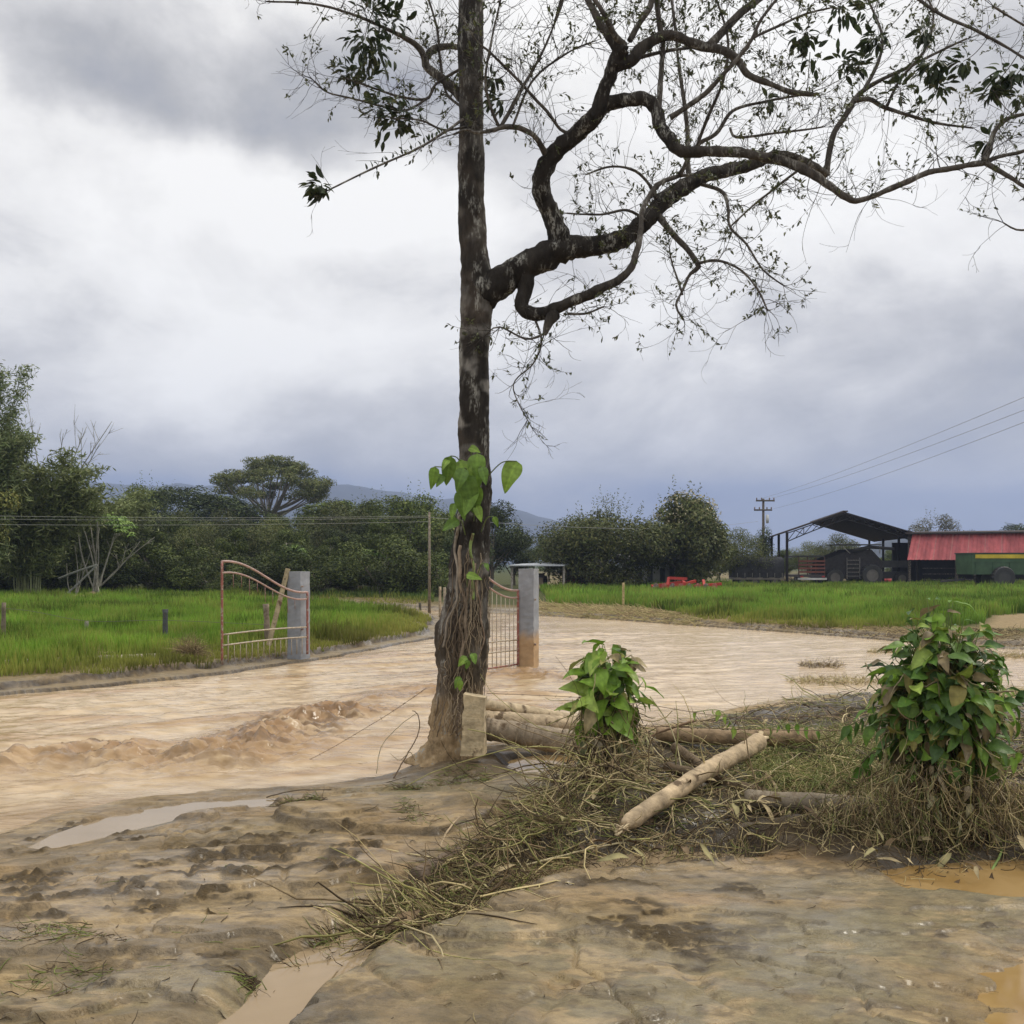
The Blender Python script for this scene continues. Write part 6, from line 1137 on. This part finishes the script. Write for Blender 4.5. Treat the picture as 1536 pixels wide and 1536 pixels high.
for q in (0, .33, .66, 1):
    for (A_, B2) in ((FLc, BLc), (FRc, BRc)):
        p = A_*(1-q)+B2*q; g = MB(); g.beam(P3(p, -.1), P3(p, ez), .15, .15, DKM); part('column', g, M_bark, sh, smooth=False)
rs = thing('red_shed', (34, 70, 0), 'long shed with faded red corrugated panels hanging above its open side', 'shed')
g = MB(); st_ = [(q-.0022, q+.0022, (.52, .22, .20)) for q in np.linspace(.035, .97, 14)]+[(q-.0016, q+.0016, (.42, .11, .12)) for q in np.linspace(.06, .94, 14)]
corr(g, (28.0, 69.9, 3.66), (44, 70.1, 3.78), (44, 69.3, 1.80), (27.3, 69.1, 1.84), .03, 56, (.48, .115, .12), .3, st_); part('wall_panel', g, M_paint, rs, smooth=False)
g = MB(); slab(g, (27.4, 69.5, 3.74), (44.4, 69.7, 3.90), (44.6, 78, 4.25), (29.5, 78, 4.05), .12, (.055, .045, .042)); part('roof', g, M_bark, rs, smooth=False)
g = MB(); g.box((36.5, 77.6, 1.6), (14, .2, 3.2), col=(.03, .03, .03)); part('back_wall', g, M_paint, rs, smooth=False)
for x in (27.9, 31.2, 34.5, 37.8, 41.1, 44): g = MB(); g.beam((x, 70.2, -.1), (x, 70.2, 3.55), .16, .16, (.06, .05, .045)); part('column', g, M_metal, rs, smooth=False)
g = MB()
for z in (.45, .85, 1.25): g.beam((29, 70.6, z), (44, 70.7, z), .05, .05, (.07, .06, .05))
part('railing', g, M_metal, rs, smooth=False)
# small open shelter
ss = thing('small_shelter', (1.6, 60, 0), 'small open shelter with a thin pale metal roof behind the right gate pillar', 'shelter')
g = MB(); slab(g, (-.2, 57.5, 1.50), (3.0, 57.5, 1.50), (4.2, 62, 1.74), (.6, 62, 1.58), .06, (.42, .44, .47)); part('roof', g, M_paint, ss, smooth=False)
for x, y in ((.0, 57.9), (1.25, 57.9), (3.0, 57.9), (.8, 61.6), (4.0, 61.6)): g = MB(); g.beam((x, y, -.1), (x, y, 1.48), .13, .13, (.32, .29, .25)); part('post', g, M_wood, ss, smooth=False)
wh = thing('white_house', (8.8, 64, 0), 'low white house wall glimpsed between the bushy tree and the flowering tree', 'house')
g = MB(); g.box((9.3, 66, .9), (4, 3, 1.8), col=(.55, .56, .56)); part('wall', g, M_conc, wh, smooth=False)
g = MB(); slab(g, (7.0, 64.2, 1.85), (11.6, 64.2, 1.85), (11.6, 68, 2.3), (7.0, 68, 2.3), .08, (.25, .24, .23)); part('roof', g, M_paint, wh, smooth=False)
for x in (8.2, 8.9, 9.7, 10.3): g = MB(); g.box((x, 64.47, .85), (.32, .06, .9), col=(.05, .06, .07)); part('window', g, M_paint, wh, smooth=False)
# ---- machines
def wheel(o, c, r, w, axis=0, tcol=(.03, .03, .03), rcol=(.12, .11, .10)):
    ax = np.array([0, 1.0, 0]) if axis == 1 else np.array([1.0, 0, 0]); g = MB(); a = np.linspace(0, 2*math.pi, 41); e1 = np.array([0, 0, 1.0]); e2 = np.cross(ax, e1)
    ring = lambda R_, off: np.array([np.array(c)+ax*off+(e1*math.cos(t_)+e2*math.sin(t_))*R_ for t_ in a]); prof = [(r*.55, -w*.5), (r*.9, -w*.5), (r, -w*.35), (r, w*.35), (r*.9, w*.5), (r*.55, w*.5)]
    V = []
    for i, (R_, of) in enumerate(prof):
        rg = ring(R_, of)
        if i in (2, 3): rg = np.array(c)+ax*of+(rg-np.array(c)-ax*of)*(1-.045*(np.arange(41) % 2))[:, None]
        V.append(rg)
    g.grid(np.vstack(V), 6, 41, np.array(tcol)); wl = part('wheel', g, M_paint, o, smooth=False)
    g = MB(); g.tube(np.array([np.array(c)-ax*w*.42, np.array(c)-ax*w*.2, np.array(c)+ax*w*.2, np.array(c)+ax*w*.42]), [r*.56, r*.3, r*.3, r*.56], 20, rcol); rm = part('rim', g, M_paint, o, smooth=False); rm.parent = wl
tr = thing('tarped_trailer', (16.5, 68, 0), 'high trailer covered with a black tarpaulin beside the utility pole', 'trailer')
g = MB(); m = 22; V = []; 
for i in range(m):
    q = i/(m-1); x = 14.95+3.3*q
    for k, (yy, zz_) in enumerate([(-1, .62), (-1.02, 1.0), (-1.03, 1.45), (-.95, 1.85), (-.5, 2.02), (0, 2.08), (.5, 2.02), (1, 1.8), (1, .62)]):
        V.append((x+R.normal(0, .008), 68+yy*.95+.03*math.sin(i*1.3+k), zz_+.02*math.sin(i*.9+k)-(.05*math.sin(q*3.14) if zz_ > 1.8 else 0)))
g.grid(np.array(V), m, 9, (.035, .036, .04)); g.add([V[j] for j in range(9)], [list(range(9))], (.03, .03, .033)); g.add([V[(m-1)*9+j] for j in range(9)], [list(range(9))[::-1]], (.03, .03, .033)); part('tarpaulin', g, M_bark, tr)
g = MB(); g.box((16.6, 68, .58), (3.3, 1.9, .14), col=(.16, .14, .12)); part('bed', g, M_paint, tr, smooth=False)
for i in range(7): g = MB(); g.tube(np.array([(15.1+i*.5, 66.98, .95), (15.1+i*.5, 66.97, .66)]), .012, 4, (.3, .28, .24)); part('tie_rope', g, M_wire, tr)
for x in (15.5, 16.3, 17.7):
    for y in (67.2, 68.8): wheel(tr, (x, y, .34), .36, .22, 1)
tk = thing('stake_truck', (20.8, 71, 0), 'rear of a dark truck with a red-brown stake body parked under the shed', 'truck')
g = MB(); g.box((20.9, 71.5, .72), (1.9, 3.6, .16), col=(.06, .05, .05)); part('bed', g, M_paint, tk, smooth=False)
for z in (1.0, 1.25, 1.5, 1.75): g = MB(); g.beam((19.98, 69.68, z), (21.82, 69.68, z), .05, .13, (.16, .05, .035)); part('slat', g, M_paint, tk, smooth=False)
for x in (20.0, 20.6, 21.2, 21.8): g = MB(); g.beam((x, 69.74, .7), (x, 69.74, 2.05), .07, .07, (.07, .04, .03)); part('stake', g, M_paint, tk, smooth=False)
g = MB(); g.box((20.9, 71.6, 2.1), (1.9, 3.4, .1), col=(.05, .05, .05)); part('canopy', g, M_paint, tk, smooth=False)
g = MB(); g.box((20.9, 69.6, .52), (2.0, .12, .14), col=(.55, .55, .53)); part('bumper', g, M_paint, tk, smooth=False)
for x in (20.15, 21.65):
    wheel(tk, (x, 70.6, .38), .4, .3); g = MB(); g.box((x, 69.52, .68), (.2, .05, .1), col=(.35, .03, .03)); part('tail_light', g, M_paint, tk, smooth=False)
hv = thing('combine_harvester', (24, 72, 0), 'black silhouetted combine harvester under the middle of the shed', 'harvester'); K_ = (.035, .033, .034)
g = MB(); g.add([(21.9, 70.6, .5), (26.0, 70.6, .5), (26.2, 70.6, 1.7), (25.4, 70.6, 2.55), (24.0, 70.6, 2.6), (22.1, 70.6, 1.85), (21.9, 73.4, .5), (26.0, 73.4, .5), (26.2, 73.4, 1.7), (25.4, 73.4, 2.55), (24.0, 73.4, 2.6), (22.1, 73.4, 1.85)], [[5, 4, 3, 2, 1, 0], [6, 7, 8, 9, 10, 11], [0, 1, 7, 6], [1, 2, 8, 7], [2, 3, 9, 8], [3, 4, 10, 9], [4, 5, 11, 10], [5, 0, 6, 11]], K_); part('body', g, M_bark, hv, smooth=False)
g = MB(); g.tube(np.array([(24.0, 70.5, 2.45), (25.2, 70.5, 2.75), (26.9, 70.4, 2.62)]), [.14, .12, .10], 10, K_); part('auger', g, M_paint, hv)
g = MB(); slab(g, (23.0, 70.2, 2.95), (26.0, 70.2, 2.95), (26.0, 73, 2.95), (23.0, 73, 2.95), .05, (.05, .05, .05)); part('sunshade', g, M_paint, hv, smooth=False)
for x, y in ((23.1, 70.4), (25.9, 70.4), (23.1, 72.8), (25.9, 72.8)): g = MB(); g.beam((x+.7*(x < 24), y, 2.3), (x, y, 2.95), .05, .05, (.3, .3, .3)); part('sunshade_pole', g, M_metal, hv)
g = MB()
for i in range(5): g.beam((23.6, 70.45, .7+i*.28), (24.5, 70.45, .7+i*.28), .05, .05, (.10, .10, .10))
g.beam((23.6, 70.45, .5), (23.6, 70.45, 2.0), .05, .05, (.1, .1, .1)); g.beam((24.5, 70.45, .5), (24.5, 70.45, 2.0), .05, .05, (.1, .1, .1)); part('ladder', g, M_metal, hv, smooth=False)
wheel(hv, (22.7, 70.4, .6), .62, .45, 1); wheel(hv, (25.3, 70.4, .75), .78, .5, 1); wheel(hv, (22.7, 73.6, .6), .62, .45, 1); wheel(hv, (25.3, 73.6, .75), .78, .5, 1)
h2 = thing('seed_drill', (27, 73, 0), 'dark low farm machine with a grey hopper at the right of the shed', 'farm machine')
g = MB(); g.box((26.9, 72.4, 1.55), (3.0, 1.4, .5), col=(.075, .075, .08), taper=1.12); part('hopper', g, M_paint, h2, smooth=False)
g = MB(); g.box((26.9, 72.4, .75), (2.8, 1.2, .5), col=(.04, .04, .04)); part('frame', g, M_paint, h2, smooth=False)
for x in (25.9, 27.9): wheel(h2, (x, 71.6, .5), .52, .25, 1)
tn = thing('tank_trailer', (33.5, 62, 0), 'green farm trailer with a yellow band and black wheel before the red shed', 'trailer')
d = 62; q0, q1 = 28.5, 34.2
g = MB(); g.box(((q0+q1)/2, d+1, 1.30), (q1-q0, 2.2, .78), col=(.05, .095, .05), taper=1.02); part('lower_body', g, M_paint, tn, smooth=False)
g = MB(); g.box(((q0+q1)/2, d+1, 1.93), (q1-q0+.1, 2.3, .50), col=(.05, .10, .05)); part('hopper', g, M_paint, tn, smooth=False)
g = MB(); g.box(((q0+q1)/2+.1, d-.17, 2.03), (q1-q0-.1, .04, .24), col=(.55, .42, .04)); part('stripe', g, M_paint, tn, smooth=False)
g = MB(); g.box(((q0+q1)/2, d+1, 2.22), (q1-q0+.2, 2.4, .08), col=(.04, .06, .04)); part('rim_rail', g, M_paint, tn, smooth=False)
for x in np.linspace(q0+.2, q1-.2, 6): g = MB(); g.box((x, d-.13, 1.30), (.08, .06, .8), col=(.04, .08, .04)); part('rib', g, M_paint, tn, smooth=False)
wheel(tn, (30.3, d-.3, .72), .70, .45, 1, (.035, .035, .036), (.05, .05, .05)); wheel(tn, (30.3, d+2.1, .62), .66, .45, 1)
g = MB(); g.beam((q0, d+1, .6), (q0-1.5, d+1, .45), .12, .12, (.05, .05, .05)); part('drawbar', g, M_paint, tn, smooth=False)
# red disc harrow at the edge of the pasture
hr = thing('disc_harrow', (9.6, 56, 0), 'bright red disc harrow resting on the far edge of the pasture', 'harrow'); RD = (.42, .045, .035); d = 56
for (a, b) in (((7.9, d, .25), (9.6, d, .42)), ((7.9, d+1, .3), (9.6, d+1, .5)), ((9.4, d, .40), (10.2, d+.5, .55)), ((10.0, d, .30), (11.6, d+.5, .42)), ((7.9, d, .25), (7.9, d+1, .3)), ((9.6, d, .42), (9.6, d+1, .5)), ((8.6, d, .35), (8.7, d+.2, .72)), ((8.7, d+.2, .70), (9.7, d+.3, .66)), ((10.6, d, .3), (10.6, d+.4, .58))):
    g = MB(); g.beam(a, b, .13, .13, RD); part('frame_beam', g, M_paint, hr, smooth=False)
for i in range(8):
    x = 7.95+i*.45; g = MB(); a = np.linspace(0, 6.283, 21)[:-1]; r_ = .25; c_ = np.array((x, d-.15, .22)); V = [c_+np.array([.05, 0, 0])]+[c_+np.array([0, math.cos(t_)*r_, math.sin(t_)*r_]) @ np.array(Matrix.Rotation(.5, 3, 'Z')) *1 if False else c_+np.array([math.cos(t_)*r_*.8, math.cos(t_)*r_*.6, math.sin(t_)*r_]) for t_ in a]
    V2 = [v_+np.array([0, .02, 0]) for v_ in V]; g.add(V+V2, [[0, 1+j, 1+(j+1) % 20] for j in range(20)]+[[21, 22+(j+1) % 20, 22+j] for j in range(20)], (.30, .05, .04) if i % 2 else (.12, .08, .07)); part('disc', g, M_metal, hr)
hr.scale = (1.0, 1, 1.15); hr.location = (9.4, 54, 0)
# tractor and cart in the shelter
tc_ = thing('tractor', (1.5, 59.6, 0), 'small old tractor parked in the shade of the small shelter', 'tractor')
g = MB(); g.box((1.55, 59.2, .55), (.5, 1.4, .4), col=(.22, .17, .12)); part('bonnet', g, M_paint, tc_, smooth=False); g = MB(); g.box((1.55, 60.2, .75), (.8, .6, .5), col=(.12, .10, .09)); part('seat', g, M_paint, tc_, smooth=False)
for x in (1.1, 2.0): wheel(tc_, (x, 60.2, .42), .44, .25, 0, rcol=(.4, .34, .2)); wheel(tc_, (x+(.1 if x < 1.5 else -.1), 58.7, .25), .26, .15, 0, rcol=(.4, .36, .26))
ct = thing('orange_cart', (3.9, 59.5, 0), 'rusty orange box cart beside the small shelter', 'cart'); g = MB(); g.box((3.9, 60.5, .62), (1.5, 1, .5), col=(.26, .08, .04), taper=1.08); part('box', g, M_paint, ct, smooth=False)
for x in (3.4, 4.4): wheel(ct, (x, 60.0, .24), .26, .14, 1)
# yard odds and ends
def lump(name, px, py, wpx, hpx, lab, cat, col, z=0, m_=None):
    c = G(px, py, z); d = c[1]; g = MB(); a = np.linspace(0, 6.283, 18, endpoint=False); V = []
    for q in np.linspace(0, 1, 7): r_ = math.cos(q*1.45); V.append(np.c_[c[0]+np.cos(a)*wpx/2/F*d*r_, c[1]+np.sin(a)*wpx/3/F*d*r_, np.full(18, c[2]-.03+hpx/F*d*math.sin(q*1.5))])
    V = np.vstack(V); V = V+(fbm3(V*4, 2)*.10)[:, None]*np.array([1, 1, .8]); F_ = [[r_*18+j, r_*18+(j+1) % 18, (r_+1)*18+(j+1) % 18, (r_+1)*18+j] for r_ in range(6) for j in range(18)]; g.add(V, [np.array(F_), np.arange(108, 126)], col); solo(name, g, m_ or M_paint, lab, cat, loc=tuple(c))
lump('red_sheet', 1330, 873, 34, 9, 'crumpled red plastic sheet lying under the right edge of the shed', 'sheet', (.45, .06, .055)); lump('white_sack', 1157, 876, 9, 5, 'white sack on the bare ground left of the open shed', 'sack', (.7, .7, .68)); lump('white_sack', 1352, 868, 14, 7, 'pale grey sack pile between the two sheds', 'sack', (.32, .32, .31))
c = G(1192, 877, 0); g = MB(); g.tube(np.array([c+[0, 0, .0], c+[0, 0, .36], c+[0, 0, .38]]), [.13, .16, .17], 14, (.45, .52, .58)); o = thing('plastic_bucket', tuple(c), 'pale blue bucket standing by the stake truck', 'bucket'); part('body', g, M_paint, o); g = MB(); a = np.linspace(0, 3.14, 12); g.tube(np.stack([c[0]+.16*np.cos(a), np.full(12, c[1]), c[2]+.38+.12*np.sin(a)], 1), .01, 5, (.5, .5, .5)); part('handle', g, M_wire, o)
o = thing('brush_pile', tuple(G(1175, 878, 0)), 'pile of grey cut branches in front of the shed columns', 'brush pile'); g = MB()
for _ in range(60):
    b = G(1175, 878, 0)+np.array([R.uniform(-.9, .9), R.uniform(-.3, .3), 0]); e = b+np.array([R.normal(0, .5), R.normal(0, .2), R.uniform(.2, 1.0)]); g.tube(np.array([b, (b+e)/2+R.normal(0, .05, 3), e]), [.02, .015, .008], 4, (.20, .17, .13))
part('branches', g, M_bark, o)
for i, px in enumerate([1030, 1290, 1190, 1370, 870]):
    pyy = [883, 878, 880, 874, 888][i]; c = G(px, pyy, 0); o = thing('weed_clump', tuple(c), ['leafy weed clump right of the red harrow', 'weed clump in front of the harvester', 'green weed clump below the pale blue bucket', 'grey-green weeds under the left end of the red panels', 'tall weeds at the left end of the pasture'][i], 'weeds'); g = MB(); crown(g, [(c[0]+R.normal(0, .5), c[1]+R.normal(0, .3), .22, .28, .8) for _ in range(6)], 1600, .06, MG); part('foliage', g, M_leaf, o)
# dry bank right of the pillar: straw strewn on brown soil
g = MB(); q = [(812, 906), (940, 912), (1060, 926), (1060, 934), (900, 926), (812, 920)]
P, r_, k_, c_ = straw(4200, q, .0, .05, .15, .5, 3.0, .9, (.004, .009), (0, 0, 5, 1), .6, hgt_px=0, clampz=False); g.strands(P, r_, k_, c_); P, r_, k_, c_ = straw(1600, [(1060, 934), (1340, 948), (1536, 960), (1536, 948), (1340, 942), (1060, 928)], .0, .05, .1, .3, 3.0, .9, (.003, .007), (0, 5, 3), .6, hgt_px=0, clampz=False); g.strands(P, r_, k_, c_)
solo('dry_straw', g, M_straw, 'washed-up dry straw strewn along the far river bank', kind='stuff')
# ================================================================ haze
g = MB(); g.box((0, 1200, 105), (16000, 2700, 216)); hz_ = solo('haze', g, M_wire, kind='stuff', smooth=False); hz_.data.materials.clear()
hm = bpy.data.materials.new('haze_air'); hm.use_nodes = True; t = hm.node_tree; t.nodes.clear(); pv = N('ShaderNodeVolumePrincipled', t); out = N('ShaderNodeOutputMaterial', t); lk(pv.outputs[0], out.inputs['Volume'], t)
pv.inputs['Color'].default_value = (.52, .63, .95, 1); pv.inputs['Density'].default_value = .00040; pv.inputs['Anisotropy'].default_value = .2; hz_.data.materials.append(hm)
